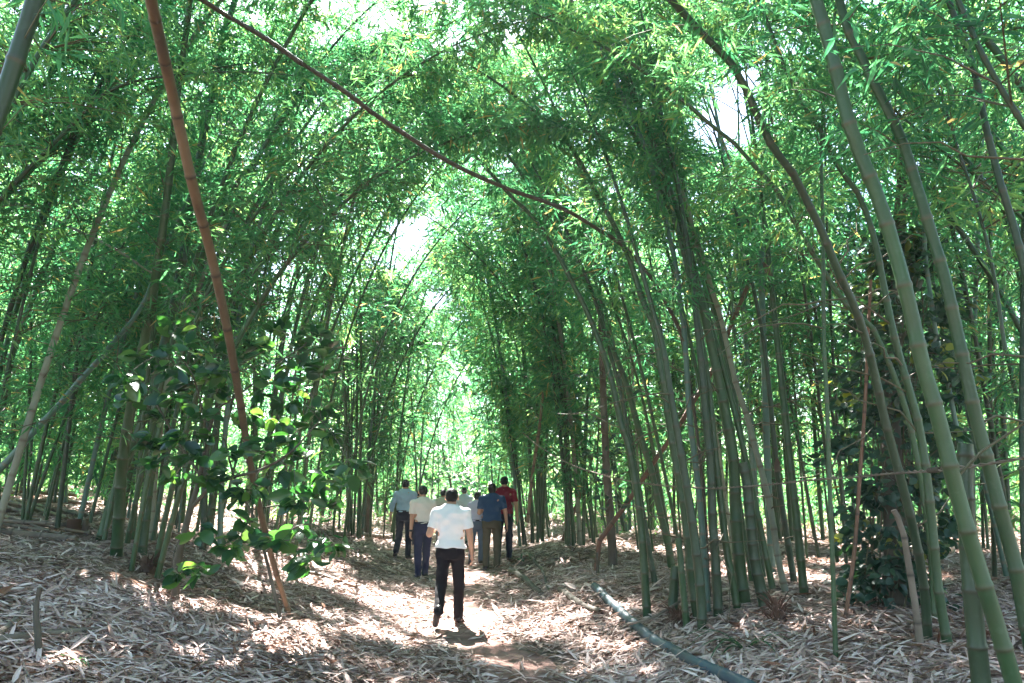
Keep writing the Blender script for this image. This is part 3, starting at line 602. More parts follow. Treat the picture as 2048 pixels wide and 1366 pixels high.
    # shoes
    for hp, kn, an, toe, heel in lc:
        Sf = Field(np.minimum(np.minimum(heel, toe), an) - .1, np.maximum(np.maximum(heel, toe), an) + .1, .008 * s)
        Sf.cone(heel + [0, .02 * s, .022 * s], toe + [0, 0, .014 * s], .040 * s, .036 * s, 0); Sf.cone(heel + [0, .03 * s, .03 * s], an, .042 * s, .045 * s, .03 * s)
        Sf.cone((heel + toe) / 2 + [0, 0, .025 * s], toe + [0, -.02 * s, .02 * s], .044 * s, .038 * s, .02 * s)
        mb = MB(); Sf.mesh(mb); mb.build('shoe', M[shoe], root)
    # shirt
    Sh = Field([lo[0], lo[1], .80 * s], [hi[0], hi[1], 1.60 * s], h * s)
    hem = (.93 if untucked else .99) * s
    TS = [(z if i else hem, a + (.012 if untucked or z > 1.1 * s else .006) * s, b + .012 * s, cy, cx) for i, (z, a, b, cy, cx) in enumerate([r for r in TOR if r[0] > hem - .13 * s])]
    TS = sorted([t for t in TS if t[0] >= hem]); TS[0] = (hem, .172 * w * s + (.018 if untucked else .004) * s, .128 * s + (.020 if untucked else .004) * s, -.014 * s, 0)
    Sh.table(TS, 0)
    for sh, el, wr, u, f, sx in arm:
        Sh.ell(sh + np.array([-sx * .012, 0, -.022]) * s, np.array([.062, .064, .060]) * s, .05 * s); Sh.cone(np.array([sx * .045, -.012, 1.462]) * s, sh + np.array([-sx * .03, -.005, -.004]) * s, .052 * s, .046 * s, .05 * s)
        if sleeve == 'short': Sh.cone(sh, sh + u * .205 * s, .060 * s, .063 * s, .035 * s)
        else: Sh.cone(sh, el, .062 * s, .055 * s, .03 * s); Sh.cone(el, wr - f * .01 * s, .053 * s, .039 * s, .02 * s)
    Sh.cone([0, -.004 * s, 1.45 * s], [0, .012 * s, 1.502 * s], .070 * s, .066 * s, .02 * s)
    if sleeve == 'short':
        for sh, el, wr, u, f, sx in arm:
            e = sh + u * .215 * s
            Sh.cut(lambda X, Y, Z: np.where(((X - sh[0]) * u[0] + (Y - sh[1]) * u[1] + (Z - sh[2]) * u[2] > .1 * s) & ((X - e[0])**2 + (Y - e[1])**2 + (Z - e[2])**2 < (.09 * s)**2), (X - e[0]) * u[0] + (Y - e[1]) * u[1] + (Z - e[2]) * u[2], -1.))
    Sh.cut(lambda X, Y, Z: np.maximum(hem + .01 * s - Z + .008 * s * np.sin(X * 25), Z - (1.505 - .0) * s))
    Sh.wob(.0095 * s, len(label) + 3, (13, 13, 20)); mb = MB(); Sh.mesh(mb); mb.build('shirt', M['s_' + shirt], root)
    if not untucked:
        t = np.linspace(0, 2 * np.pi, 40, endpoint=False); mb = MB()
        for z0, z1 in ((.995, 1.03),):
            V = [(math.cos(a) * (.163 * w + .012) * s, math.sin(a) * .130 * s - .002, z * s) for z in (z0, z1) for a in t]
            mb.add(V, [[i, (i + 1) % 40, 40 + (i + 1) % 40, 40 + i] for i in range(40)], .5)
        mb.build('belt', M['t_ink'], root)
    if watch:
        sh, el, wr, u, f, sx = arm[0]; mb = MB(); tube(mb, [wr - f * .03 * s, wr - f * .02 * s, wr, wr + f * .008 * s], np.array([.032, .035, .035, .032]) * s, 12); mb.build('wristwatch', M['watch'], root)
    return root
for k, c in SHIRTS.items(): M['s_' + k] = cloth_mat(k + ' shirt cloth', c)
for k, c in TROUS.items(): M['t_' + k] = cloth_mat(k + ' trouser cloth', c)
DN = ((.18, -.06, -1), (.06, .12, -1))           # arm hanging
FW = ((.12, .22, -1), (.02, .55, -1)); BK = ((.2, -.3, -1), (.08, .05, -1)); BENT = ((.42, -.12, -.9), (-.15, .9, .25)); BENT2 = ((.15, .05, -1), (-.4, .85, .25))
ST = (0.02, .04, 0.); PUSH = (-.22, .25, -.5); STEP = (.3, .12, .1); SWING = (.0, .75, -.95); PLANT = (-.03, .03, 0)
person('man in a white polo shirt and black trousers, walking nearest on the sunlit path', (899, 1248), (899, 979), 'white', 'black', 'short', ((-.20, .62, -.95), (.12, .06, 0)), (((.26, -.15, -.95), (-.15, .9, .2)), ((.17, -.06, -1), (.10, .14, -1))), 0, 1.10, (0, .5), .0075)
person('man in a light blue long-sleeved shirt and dark trousers, walking on the left', (806, 1121), (812, 963), 'blue', 'ink', 'long', (SWING, PLANT), (((.30, -.06, -1), (.12, .1, -1)), BENT2), -.05, 1.1, (0, .2), .011, untucked=False)
person('man in a beige short-sleeved shirt and navy trousers, head turned left, wearing a watch', (846, 1158), (851, 973), 'beige', 'navyblue', 'short', (PLANT, STEP), (((.10, -.05, -1), (.05, .15, -1)), BENT2), .45, 1.08, (0, .15), .011, untucked=False, watch=True)
person('man in dark clothes mostly hidden behind the beige shirt', (834, 1117), (837, 984), 'dark', 'ink', 'long', (PLANT, PUSH), (DN, DN), .1, .95, (0, .3), .012, Y=22, shoe='brownshoe')
person('man in a cream shirt, only his dark head and collar showing behind the white polo', (884, 1118), (882, 980), 'cream', 'grey', 'short', (PLANT, STEP), (DN, DN), 0, 1., (0, .2), .012, Y=21)
person('man in a pale blue shirt and grey trousers, half hidden ahead of the white polo', (926, 1120), (926, 977), 'lightblue', 'grey', 'long', (STEP, PUSH), (DN, DN), 0, 1., (0, .2), .012, Y=23)
person('man in a lavender shirt and grey-blue jeans, left of the dark blue shirt', (953, 1130), (946, 987), 'lavender', 'jeans', 'long', (PUSH, PLANT), (BENT2, BENT2), -.05, .98, (0, .5), .012, untucked=False)
person('man with longer hair in a dark blue short-sleeved shirt and olive trousers', (983, 1140), (984, 967), 'navy', 'olive', 'short', (PLANT, (-.06, .06, 0)), (BENT2, ((.22, .0, -1), (.12, .15, -1))), 0, 1.16, (0, .3), .011, longhair=True)
person('man in a red polo shirt and dark jeans, walking on the right', (1008, 1124), (1007, 957), 'red', 'darkjeans', 'short', (PUSH, PLANT), (DN, ((.2, -.08, -1), (.1, .1, -1))), -.05, 1.05, (0, .1), .011)
# <<< people
# >>> extras
# ------------------------------------------------------------------ shrubs, trees with broad leaves, vines
def broad(mb, C, D, Nn, ln, wd, v):
    """oval leaf folded along its midrib"""
    D = unit(D); S = unit(np.cross(D, Nn)); U = unit(np.cross(S, D)); n = len(C)
    prof = [(0, 0), (.14, .28), (.35, .48), (.58, .5), (.80, .34), (1, 0)]
    L_ = ln[:, None]; W_ = wd[:, None]; rows = []
    for t, w in prof:
        m = C + D * L_ * t - U * L_ * (.22 * t * t)
        rows += [m] if w == 0 else [m + S * W_ * w + U * W_ * w * .3, m, m - S * W_ * w + U * W_ * w * .3]
    V = np.stack(rows, 1); k = V.shape[1]; o = np.arange(n)[:, None] * k
    Q = []; 
    for a in (1, 4, 7): Q += [[a, a + 1, a + 4, a + 3], [a + 1, a + 2, a + 5, a + 4]]
    T3 = [[0, 2, 1], [0, 3, 2], [10, 11, 13], [11, 12, 13]]
    n0 = mb.n; mb.add(V.reshape(-1, 3), np.concatenate([o + np.array(q)[None] for q in Q]), np.repeat(v, k))
    mb.L.append((np.concatenate([o + np.array(q)[None] for q in T3]) + n0).ravel().astype(np.int32)); mb.S.append(np.full(4 * n, 3, np.int32))
def local(mb, o): mb.V = [v - np.asarray(o, np.float32) for v in mb.V]; return mb
def rosette(lb, p, d, rng, n, ln, asp=.5, spread=1., up=.6, vr=(0, 1)):
    a = rng.uniform(0, 6.28, n); D = unit(np.stack([np.cos(a), np.sin(a), rng.uniform(-.5, .5, n)], 1) * spread + np.asarray(d)[None] * .6)
    N_ = unit(rng.normal(0, .5, (n, 3)) + np.array([0, -.15, up])); l = rng.uniform(*ln, n)
    broad(lb, p + D * .02 + rng.normal(0, .03, (n, 3)), D, N_, l, l * rng.uniform(asp * .8, asp * 1.2, n), rng.uniform(*vr, n))
def shrub():
    rng = np.random.default_rng(21); b = hit(350, 1207); Y = b[1]
    root = empty('shrub', b, 'broad-leaved shrub with large glossy dark leaves at the foot of the leaning pole', 'shrub')
    sb, lb = MB(), MB()
    def st(pts, r0, r1, dy=0.):
        P = spline([at(x, y, Y + dy * i / len(pts)) for i, (x, y) in enumerate(pts)], .06); tube(sb, P, np.linspace(r0, r1, len(P)), 7, .1); return P
    b2 = [st([(350, 1212), (352, 1150), (362, 1090), (378, 1030), (398, 960), (412, 890), (430, 820), (455, 750)], .045, .012),
          st([(384, 1015), (420, 975), (465, 955), (520, 940), (580, 905), (640, 840)], .022, .008, -.8),
          st([(400, 950), (360, 890), (320, 820), (290, 770), (265, 745)], .016, .006, .5),
          st([(415, 880), (400, 800), (380, 740), (345, 700)], .014, .005, -.5),
          st([(430, 820), (490, 780), (550, 730), (610, 690)], .013, .005, -.7),
          st([(560, 1235), (545, 1170), (525, 1090), (505, 1030), (470, 960), (450, 880)], .02, .01, -.2),
          st([(530, 1105), (580, 1060), (630, 1050), (670, 1090)], .010, .004, -.6),
          st([(500, 1020), (560, 1010), (620, 1000), (665, 960)], .010, .004, .6),
          st([(372, 1050), (350, 1100), (345, 1140)], .008, .004, -.4), st([(640, 840), (680, 820), (720, 905)], .007, .004, .3)]
    spots = [(245, 745), (262, 790), (285, 715), (300, 760), (318, 835), (330, 700), (352, 735), (375, 690), (300, 880), (345, 800), (372, 770), (410, 745), (430, 775), (445, 740),
             (400, 830), (370, 860), (335, 900), (385, 920), (425, 865), (350, 950), (312, 935), (470, 860), (500, 830), (520, 790), (545, 760), (565, 810), (590, 770), (610, 730), (575, 720),
             (640, 700), (600, 690), (625, 660), (655, 745), (560, 850), (590, 880), (620, 850), (635, 815), (660, 850), (530, 890), (500, 905), (545, 925), (570, 945), (610, 910), (460, 910),
             (440, 700), (480, 720), (520, 700), (415, 970), (440, 950), (390, 1060), (365, 1145), (395, 1140), (470, 1070), (490, 1045), (455, 1090), (520, 1060), (548, 1075), (590, 1000), (620, 980),
             (650, 1010), (660, 950), (680, 920), (700, 930), (640, 1080), (665, 1095), (600, 1110), (620, 1125), (690, 970), (350, 660), (420, 690), (560, 660), (590, 1060), (505, 965), (480, 985)]
    for x, y in spots:
        p = at(x + rng.normal(0, 6), y + rng.normal(0, 6), Y + rng.normal(-.35, .45)); q = min(((np.linalg.norm(S - p, axis=1).min(), S[np.linalg.norm(S - p, axis=1).argmin()]) for S in b2), key=lambda z: z[0])[1]
        m = (p + q) / 2 + np.array([0, 0, .04]); tube(sb, spline([q, m, p], .08), .004, 4, .1)
        rosette(lb, p, unit(p - q), rng, rng.integers(12, 18), (.11, .225), .52)
    local(sb, b).build('stem', M['bark'], root); local(lb, b).build('foliage', M['broad'], root)
shrub()
def vine_tree():
    rng = np.random.default_rng(5); b = hit(1795, 1215); Y = b[1]
    root = empty('vine_covered_tree', b, 'tree trunk smothered in dark bluish climbing vines behind the right foreground stems', 'tree')
    sb, lb = MB(), MB()
    P = spline([at(1795, 1222, Y), at(1790, 1000, Y), at(1780, 800, Y + .2), at(1795, 600, Y + .2), at(1800, 420, Y + .3), at(1815, 250, Y + .3)], .1)
    tube(sb, P, np.linspace(.13, .05, len(P)), 9, .1); local(sb, b).build('trunk', M['bark'], root)
    prof = [(490, 40), (540, 75), (620, 85), (700, 92), (800, 105), (900, 95), (1000, 80), (1060, 85), (1120, 75), (1190, 65)]
    n = 1000; y = rng.uniform(470, 1195, n); w = np.interp(y, *zip(*prof)); w = w * 1.12 * (1 + .25 * np.sin(y / 23.) + .15 * np.sin(y / 9.))
    for yy, ww in zip(y, w):
        a = rng.uniform(0, 6.28); q = math.sqrt(rng.uniform(.3, 1.1)); k = Y / FPX
        c = at(1795 - .02 * (yy - 800), yy, Y); p = c + np.array([math.cos(a) * ww * k * q, math.sin(a) * ww * k * q, 0])
        out = np.array([math.cos(a), math.sin(a), -.5])
        rosette(lb, p, out, rng, rng.integers(3, 6), (.07, .14), .62, .8, .5, (0, .9) if rng.random() < .96 else (.9, 1))
    local(lb, b).build('foliage', M['ivy'], root)
    vb = MB()
    for i in range(14):
        a = rng.uniform(0, 6.28); r = rng.uniform(.15, .35)
        Q = [P[j] + np.array([math.cos(a + j * .08) * r, math.sin(a + j * .08) * r, 0]) for j in range(0, len(P) * 2 // 3, 4)]
        tube(vb, spline(Q, .1), .008, 5, .1)
    local(vb, b).build('vine', M['twig'], root)
vine_tree()
def tree(name, label, pts, w0, w1, m, Y, spots, nl, ln, vr=(0, .8), matl='broad', spread=(18, 18, .4), vines=0, cat='tree'):
    rng = np.random.default_rng(len(label)); b = hit(*pts[0]) if Y is None else at(*pts[0], Y); Y = b[1]
    if b[2] < gnd(b[0], b[1]) + .6: b[2] = gnd(b[0], b[1])
    root = empty(name, b, label, cat); sb, lb = MB(), MB()
    P = spline(np.vstack([b - [0, 0, .05], [at(x, y, Y) for x, y in pts[1:]]]), .07); dep = depth(b)
    R = np.linspace(w0, w1, len(P)) * .5 * dep / FPX * (1 + rng.normal(0, .05, len(P))); tube(sb, P, R, 9, .1)
    for x, y in spots:
        c = at(x, y, Y + rng.normal(0, .3)); q = P[np.linalg.norm(P - c - np.array([0, 0, -.2]), axis=1).argmin()]
        tube(sb, spline([q, (q + c) / 2 + rng.normal(0, .08, 3), c], .1), np.array([.012] + [.007] * 0 + [.005])[[0]] if False else .008, 4, .1)
        for _ in range(nl):
            p = c + rng.normal(0, 1, 3) * np.array([spread[0] * Y / FPX, spread[2], spread[1] * Y / FPX])
            rosette(lb, p, unit(p - q), rng, rng.integers(3, 6), ln, .45, 1., .6, vr)
    local(sb, b).build('trunk', M[m], root)
    if lb.n: local(lb, b).build('foliage', M[matl], root)
    return root
tree('tree', 'small tree with mottled grey-brown bark beside the propped dead stem', [(1226, 1135), (1224, 1090), (1219, 1020), (1213, 940), (1209, 850), (1205, 740), (1200, 600)], 19, 11, 'bark', None,
     [(1225, 900), (1195, 930), (1230, 960), (1190, 840), (1222, 800), (1190, 760), (1225, 1000)], 7, (.08, .15), (0, .5), 'ivy')
tree('tree', 'tree with reddish-brown trunk and dark leaves standing left of the near clump', [(108, 985), (112, 930), (116, 860), (125, 790), (145, 720), (152, 640), (150, 540), (160, 430)], 20, 9, 'redbark', None,
     [(150, 690), (175, 720), (125, 700), (165, 760), (190, 680), (140, 640), (130, 600), (110, 940), (150, 935), (185, 800), (160, 560)], 8, (.1, .2), (0, .7))
tree('tree', 'dark round-crowned tree above the dense stand left of the path', [(735, 1030), (745, 900), (765, 780), (790, 700), (800, 660)], 12, 6, 'bark', 22,
     [(720, 690), (750, 670), (790, 655), (830, 660), (770, 700), (730, 730), (700, 715), (810, 690), (850, 685), (690, 760), (760, 640), (675, 720), (740, 770)], 20, (.12, .22), (0, .35), spread=(20, 14, .6))
tree('sapling', 'leafy sapling growing in the path beyond the walkers heads', [(905, 1010), (900, 960), (890, 930), (885, 890)], 6, 3, 'bark', 30,
     [(870, 900), (890, 930), (910, 950), (930, 940), (860, 940), (885, 960), (940, 965), (900, 880), (850, 960), (880, 985), (915, 980), (955, 985)], 11, (.14, .26), (0, .6), spread=(13, 10, .6), cat='sapling')
tree('sapling', 'bright leafy twig plant by the left hand of the light blue shirt', [(768, 1040), (770, 1010), (772, 985)], 4, 2, 'twig', 18, [(772, 1002), (768, 985)], 4, (.10, .18), (.7, 1), spread=(5, 8, .15), cat='sapling')

# ------------------------------------------------------------------ things lying on the litter
def pole(name, label, cat, pts, w, m, lift=.4, sides=10, inter=.4, ends=True, group=None, jointed=True):
    P3 = []
    for x, y in pts: P3.append(hit(x, y))
    P = spline(P3, .1); R = np.interp(np.linspace(0, 1, len(P)), [0, 1], [w[0] * depth(P[0]), w[1] * depth(P[-1])]) * .5 / FPX
    P[:, 2] = gnd(P[:, 0], P[:, 1]); k = np.ones(7) / 7; z = np.convolve(np.pad(P[:, 2], 3, 'edge'), k, 'valid'); P[:, 2] = z + R * lift * 2 + .01
    b = P[0].copy(); mb = MB()
    if jointed: stem_mesh(mb, P - b, R, sides, inter)
    else: tube(mb, P - b, R * (1 + RNG.normal(0, .06, len(P))), sides, .1)
    o = mb.build(name, M[m]); o.location = b; tag(o, label, cat, group); return o
pole('fallen_bamboo', 'blue-grey bamboo pole lying on the litter, running to the bottom edge', 'bamboo pole', [(1190, 1182), (1230, 1222), (1280, 1268), (1350, 1315), (1420, 1352), (1500, 1392), (1590, 1440)], (16, 32), 'pipe', .42, 14, .42)
pole('fallen_bamboo', 'grey fallen bamboo at the left edge ending at the two short stumps', 'bamboo pole', [(-60, 1066), (0, 1074), (80, 1082), (152, 1089)], (17, 15), 'log', .5)
pole('fallen_bamboo', 'dark fallen bamboo running behind the short stumps at the left edge', 'bamboo pole', [(-50, 1048), (30, 1052), (90, 1056), (135, 1058)], (11, 9), 'log', .6)
pole('fallen_bamboo', 'pale reddish split bamboo lying on top of the left heap', 'bamboo pole', [(-30, 1012), (20, 1022), (80, 1035), (132, 1050)], (10, 7), 'dead', 1.6)
pole('fallen_bamboo', 'reddish split bamboo slanting down from the left edge over the heap', 'bamboo pole', [(0, 985), (30, 998), (70, 1014)], (9, 6), 'dead', 1.6)
pole('fallen_bamboo', 'brown fallen bamboo crossing the middle of the left heap', 'bamboo pole', [(-30, 1030), (40, 1034), (110, 1030), (170, 1042)], (9, 8), 'log', 1.2)
pole('fallen_bamboo', 'long dark fallen bamboo behind the light blue shirted man legs', 'bamboo pole', [(560, 1070), (640, 1073), (720, 1075), (800, 1079)], (9, 9), 'log', .6)
pole('fallen_branch', 'brown fallen branch across the bottom left corner behind the upright stake', 'branch', [(-40, 1302), (40, 1288), (110, 1278), (200, 1268), (290, 1255)], (26, 8), 'log', .35, 9, jointed=False)
pole('fallen_branch', 'curved pale fallen branch in the bottom left corner', 'branch', [(-10, 1288), (25, 1258), (45, 1228)], (18, 10), 'log', .6, 8, jointed=False)
pole('fallen_bamboo', 'thin reddish fallen bamboo lying left of the sunlit patch', 'bamboo pole', [(592, 1148), (640, 1158), (712, 1182)], (9, 8), 'dead', .6)
pole('fallen_branch', 'dark rotten branch on the litter right of the path, upper one', 'branch', [(1020, 1148), (1050, 1165), (1082, 1195)], (12, 12), 'bark', .5, 8, jointed=False)
pole('fallen_branch', 'dark rotten branch piece beside the blue-grey pole, with a cut end', 'branch', [(1120, 1188), (1160, 1215), (1202, 1232)], (12, 13), 'bark', .5, 8, jointed=False)
pole('fallen_branch', 'pale stick on the litter just above the rotten branches', 'branch', [(1060, 1115), (1080, 1140), (1098, 1188)], (6, 5), 'bark', .8, 6, jointed=False)
pole('fallen_branch', 'thin grey stick crossing over the blue-grey pole', 'branch', [(1255, 1280), (1310, 1258), (1370, 1222)], (5, 5), 'log', 4.5, 6, jointed=False)
pole('fallen_bamboo', 'thin pale fallen stem lying before the vine-covered tree', 'bamboo pole', [(1690, 1268), (1760, 1262), (1828, 1255)], (8, 6), 'log', .6)
pole('fallen_branch', 'fallen stick in the shade just left of the vine-covered tree', 'branch', [(1730, 1205), (1780, 1212), (1812, 1216)], (7, 5), 'log', .6, 6, jointed=False)
rh = random.Random(4)
for i in range(14):
    x0, y0 = rh.uniform(-40, 60), rh.uniform(985, 1062); dx = rh.uniform(70, 150); dy = rh.uniform(-6, 26)
    o = pole('fallen_cane', 'dry cane in the loose heap of canes at the left edge', 'cane', [(x0, y0), (x0 + dx * .5, y0 + dy * .5), (x0 + dx, y0 + dy)], (rh.uniform(6, 11), rh.uniform(5, 9)), rh.choice(['dead', 'log', 'log']), rh.uniform(.8, 2.6), 7, .35, group='canes in the heap at the left edge')
for i, (lab, p) in enumerate([('thin tan cane lying nearest the bottom edge at left', [(330, 1345), (420, 1312), (520, 1300)]), ('split tan cane below the upright stake', [(20, 1345), (110, 1335), (215, 1322)]),
        ('tan cane pointing at the foot of the leaning pole', [(400, 1262), (470, 1246), (545, 1243)]), ('dark cane left of the shrub foot', [(200, 1180), (262, 1192), (322, 1188)]),
        ('pale cane under the near clump', [(60, 1140), (140, 1130), (215, 1142)]), ('tan cane lying along the left edge of the path', [(640, 1262), (700, 1240), (748, 1205)]),
        ('grey cane in the shade right of the blue-grey pole', [(1440, 1290), (1520, 1300), (1610, 1288)]), ('pale cane near the foot of the thickest foreground stem', [(1700, 1340), (1790, 1325), (1890, 1332)])]):
    pole('fallen_cane', lab, 'cane', p, (7, 5), ['dead', 'log'][i % 2], .6, 7, .3)
def post(name, label, cat, pts, w, m, top=None):
    b = hit(*pts[0]); P = spline([at(x, y, b[1]) for x, y in pts], .04); P[0][2] -= .05
    R = np.linspace(w[0], w[1], len(P)) * .5 * depth(b) / FPX * (1 + RNG.normal(0, .07, len(P))); o = MB(); tube(o, P - b, R, 10, np.linspace(.8, 0, len(P)) if top else .1)
    o = o.build(name, M[m]); o.location = b; return tag(o, label, cat)
post('stake', 'short knobbly grey-green stake standing in the bottom left litter', 'stake', [(78, 1322), (76, 1270), (72, 1220), (80, 1175)], (16, 9), 'bark')
post('bamboo_stump', 'wide brown cut stump at the end of the grey fallen bamboo', 'stump', [(146, 1072), (149, 1038)], (28, 26), 'redbark')
post('bamboo_stump', 'narrow dark stump right beside the wide brown one', 'stump', [(168, 1070), (171, 1040)], (13, 12), 'log')
post('stake', 'thin grey stub in the litter left of the mottled tree', 'stake', [(1196, 1155), (1194, 1105)], (7, 5), 'bark')
def husk(label, px, py, w, hgt):
    rng = np.random.default_rng(px); b = hit(px, py); mb = MB(); k = depth(b) / FPX
    t = np.linspace(0, 1, 9); tube(mb, np.stack([.02 * np.sin(t * 5), 0 * t, t * hgt * k - .03], 1), w * k * .5 * np.array([1., 1.12, 1.1, 1, .9, .8, .7, .55, .3]), 10, .1)
    for i in range(60):
        a = rng.uniform(0, 6.28); r = w * k * rng.uniform(.35, .6); z = rng.uniform(0, hgt * k * .8); l = rng.uniform(.08, .22)
        p = np.array([math.cos(a) * r, math.sin(a) * r, z]); d = np.array([math.cos(a) * .7, math.sin(a) * .7, rng.uniform(-.6, .8)]) * l
        tube(mb, [p, p + d * .5 + [0, 0, .02], p + d], [.008, .006, .002], 4, .1)
    o = mb.build('root_clump', M['redbark']); o.location = b; tag(o, label, 'root clump')
husk('shaggy brown root clump at the foot of the broken ringed bamboo', 1556, 1252, 26, 62)
husk('brown root clump under the stems of the clump beside the shrub', 290, 1150, 34, 40)
husk('reddish root clump between the two pale cut stumps', 1362, 1250, 26, 34)
def tuft(label, px, py, n, ln, wd, name='strap_leaved_plant', vr=(0, .5)):
    rng = np.random.default_rng(px); b = hit(px, py); lb = MB()
    for i in range(n):
        a = rng.uniform(0, 6.28); L = rng.uniform(*ln); t = np.linspace(0, 1, 9); up = rng.uniform(.5, 1.1); h = np.array([math.cos(a), math.sin(a), 0]); q = np.array([-h[1], h[0], 0])
        P = h[None] * (L * t * .8)[:, None] + np.array([0, 0, 1.]) * (L * (up * t - 1.05 * up * t**2 * (.7 + .3 * rng.random())))[:, None]; w = wd * np.sin(np.pi * (t * .9 + .1))**.6
        V = np.stack([P + q * w[:, None] * .5 + [0, 0, .004], P, P - q * w[:, None] * .5 + [0, 0, .004]], 1).reshape(-1, 3); F = []
        for j in range(8): F += [[j * 3, j * 3 + 1, j * 3 + 4, j * 3 + 3], [j * 3 + 1, j * 3 + 2, j * 3 + 5, j * 3 + 4]]
        lb.add(V, F, rng.uniform(*vr))
    o = lb.build(name, M['broad']); o.location = b; tag(o, label, 'plant')
tuft('low plant with long arching strap leaves on the litter beside the stumps', 1492, 1305, 17, (.35, .75), .03)
tuft('small bluish-green seedling right of the red-shirted man feet', 1042, 1125, 8, (.25, .5), .05)
tuft('tiny green seedling in the bottom left litter', 152, 1330, 5, (.15, .3), .02, 'seedling', (.5, .9))
tuft('small green seedling on the litter left of the beige shirt', 748, 1160, 5, (.12, .22), .03, 'seedling')
# twisted wire strung from stem to stem
def wire():
    pts = [(1046, 866, 15.5), (1075, 890, 14.2), (1110, 912, 13), (1150, 932, 12), (1200, 948, 11), (1260, 962, 10.2), (1340, 972, 9.4), (1420, 976, 8.6), (1500, 972, 7.8), (1600, 962, 6.9), (1720, 952, 6), (1869, 940, 5), (1960, 930, 4.6), (2060, 914, 4.2)]
    P = spline([at(x, y, Y) for x, y, Y in pts], .02); s = np.r_[0, np.cumsum(np.linalg.norm(np.diff(P, axis=0), axis=1))]
    o = P[0].copy(); root = empty('twisted_wire', o, 'rusty twisted double wire strung across the right stems at chest height', 'wire'); T, X, Y_ = frames(P)
    for k in (0, math.pi):
        a = s * 2 * math.pi / .16 + k + .8 * np.sin(s * 3); r = .007 + .003 * np.sin(s * 5.3); mb = MB()
        tube(mb, P - o + (np.cos(a) * r)[:, None] * X + (np.sin(a) * r)[:, None] * Y_, .0052, 5, .1); mb.build('strand', M['log'], root)
    mb = MB(); c = np.array(at(1869, 940, 5.0)) - o; t = np.linspace(0, 1, 60)
    i = np.linalg.norm(P - o - c, axis=1).argmin(); d = T[i]
    tube(mb, c + d[None] * ((t - .5) * .12)[:, None] + .014 * (np.cos(t * 50)[:, None] * X[i] + np.sin(t * 50)[:, None] * Y_[i]), .006, 5, .1); mb.build('knot', M['bark'], root)
wire()
# low green growth far off between the stems: one mass
lb = MB(); rng = np.random.default_rng(9); n = 11000
x = rng.uniform(-34, 30, n); y = rng.uniform(19, 50, n); k = abs(x - np.interp(y, *PCX)) > np.where(y < 33, np.where(y < 26, 3.5, 1.3), 0); x, y = x[k], y[k]
for i in range(0, len(x), 1):
    pass
c = np.stack([x, y, gnd(x, y) + rng.uniform(.05, 1., len(x))**1.5 * 2.2], 1); B = np.repeat(c, 9, 0) + rng.normal(0, .28, (len(c) * 9, 3)); n = len(B)
leaves(lb, B, unit(rng.normal(0, 1, (n, 3)) + [0, 0, -.2]), unit(rng.normal(0, .7, (n, 3)) + [0, 0, 1]), rng.uniform(.2, .45, n), rng.uniform(.04, .09, n), np.clip(np.repeat(rng.uniform(.2, .9, len(c)), 9) + rng.normal(0, .1, n), 0, .93), .1)
tag(lb.build('undergrowth', M['leaf'], smooth=False), 'low green undergrowth far off between the stems', None, None, 'stuff')
# <<< extras
# --- clumps of the grove, each stem on its own
def ordinal(k): return ['first', 'second', 'third', 'fourth', 'fifth', 'sixth', 'seventh', 'eighth', 'ninth', 'tenth', 'eleventh', 'twelfth', 'thirteenth', 'fourteenth', 'fifteenth', 'sixteenth', 'seventeenth', 'eighteenth'][k]
def clump(px, Y, n, spread, where, lean_to, r=(.022, .05), H=(9, 13), zmin=1.8, dens=.5, bend=1.15, bare=2):
    cx = (px - 1024) / FPX * Y * 1.0
    items = []
    for k in range(n):
        a = random.uniform(0, 6.28); q = spread * math.sqrt(random.random())
        items.append((cx + q * math.cos(a), Y + q * math.sin(a) * .8))
    items.sort(key=lambda p: p[0] / p[1])
    for k, (x, y) in enumerate(items):
        L = random.uniform(*H); th0 = random.uniform(-.02, .16); out = math.atan2(y - Y, x - cx)
        az = out if random.random() < .5 else lean_to + random.gauss(0, .9)
        b = random.uniform(.4, 1.1) * bend; s = np.linspace(0, 1, 60)
        th = th0 + b * s**2.2; st = L / 59
        dx = np.sin(th) * math.cos(az); dy = np.sin(th) * math.sin(az); dz = np.cos(th)
        P = np.stack([x + np.cumsum(dx) * st, y + np.cumsum(dy) * st, gnd(x, y) - .05 + np.cumsum(dz) * st], 1)
        r0 = random.uniform(*r); R = np.interp(s, [0, .5, 1], [r0, r0 * .8, .005])
        tone = random.choices(['green', 'dark', 'blue', 'grey'], [4, 4, 1.5, .7])[0]
        word = {'green': 'green', 'dark': 'dark green', 'blue': 'bluish', 'grey': 'greyish'}[tone]
        thick = 'thin' if r0 < r[0] + (r[1] - r[0]) * .4 else 'stout' if r0 > r[0] + (r[1] - r[0]) * .8 else 'slim'
        bamboo(P, R, M[tone], f'{thick} {word} bamboo, {ordinal(k)} from left {where}', HG, zmin, dens, 7, .4, 1.6, bare=bare, fine=False)
RT, LF = 0., math.pi
clump(45, 19, 8, .9, 'in the far stand at left edge', RT)
clump(185, 17, 7, .6, 'in the stand behind the reddish-brown tree', RT)
clump(330, 15, 9, .7, 'in the stand behind the near clump', RT)
clump(500, 17.5, 9, .7, 'in the stand behind the broad-leaved shrub', RT)
clump(620, 22, 8, .9, 'in the stand between shrub and walkers', RT)
clump(735, 20.5, 16, .8, 'in the dense stand by the walkers', RT, (.018, .04), dens=.55, bend=.8)
clump(800, 28, 6, .9, 'in the farthest stand left of the path', RT, dens=.6, bend=.8)
clump(1072, 20, 11, .55, 'in the stand just right of the red shirt', LF, dens=.5, bend=.7)
clump(1160, 17.5, 10, .5, 'in the stand behind the propped dead stem', LF, dens=.7, bend=.9)
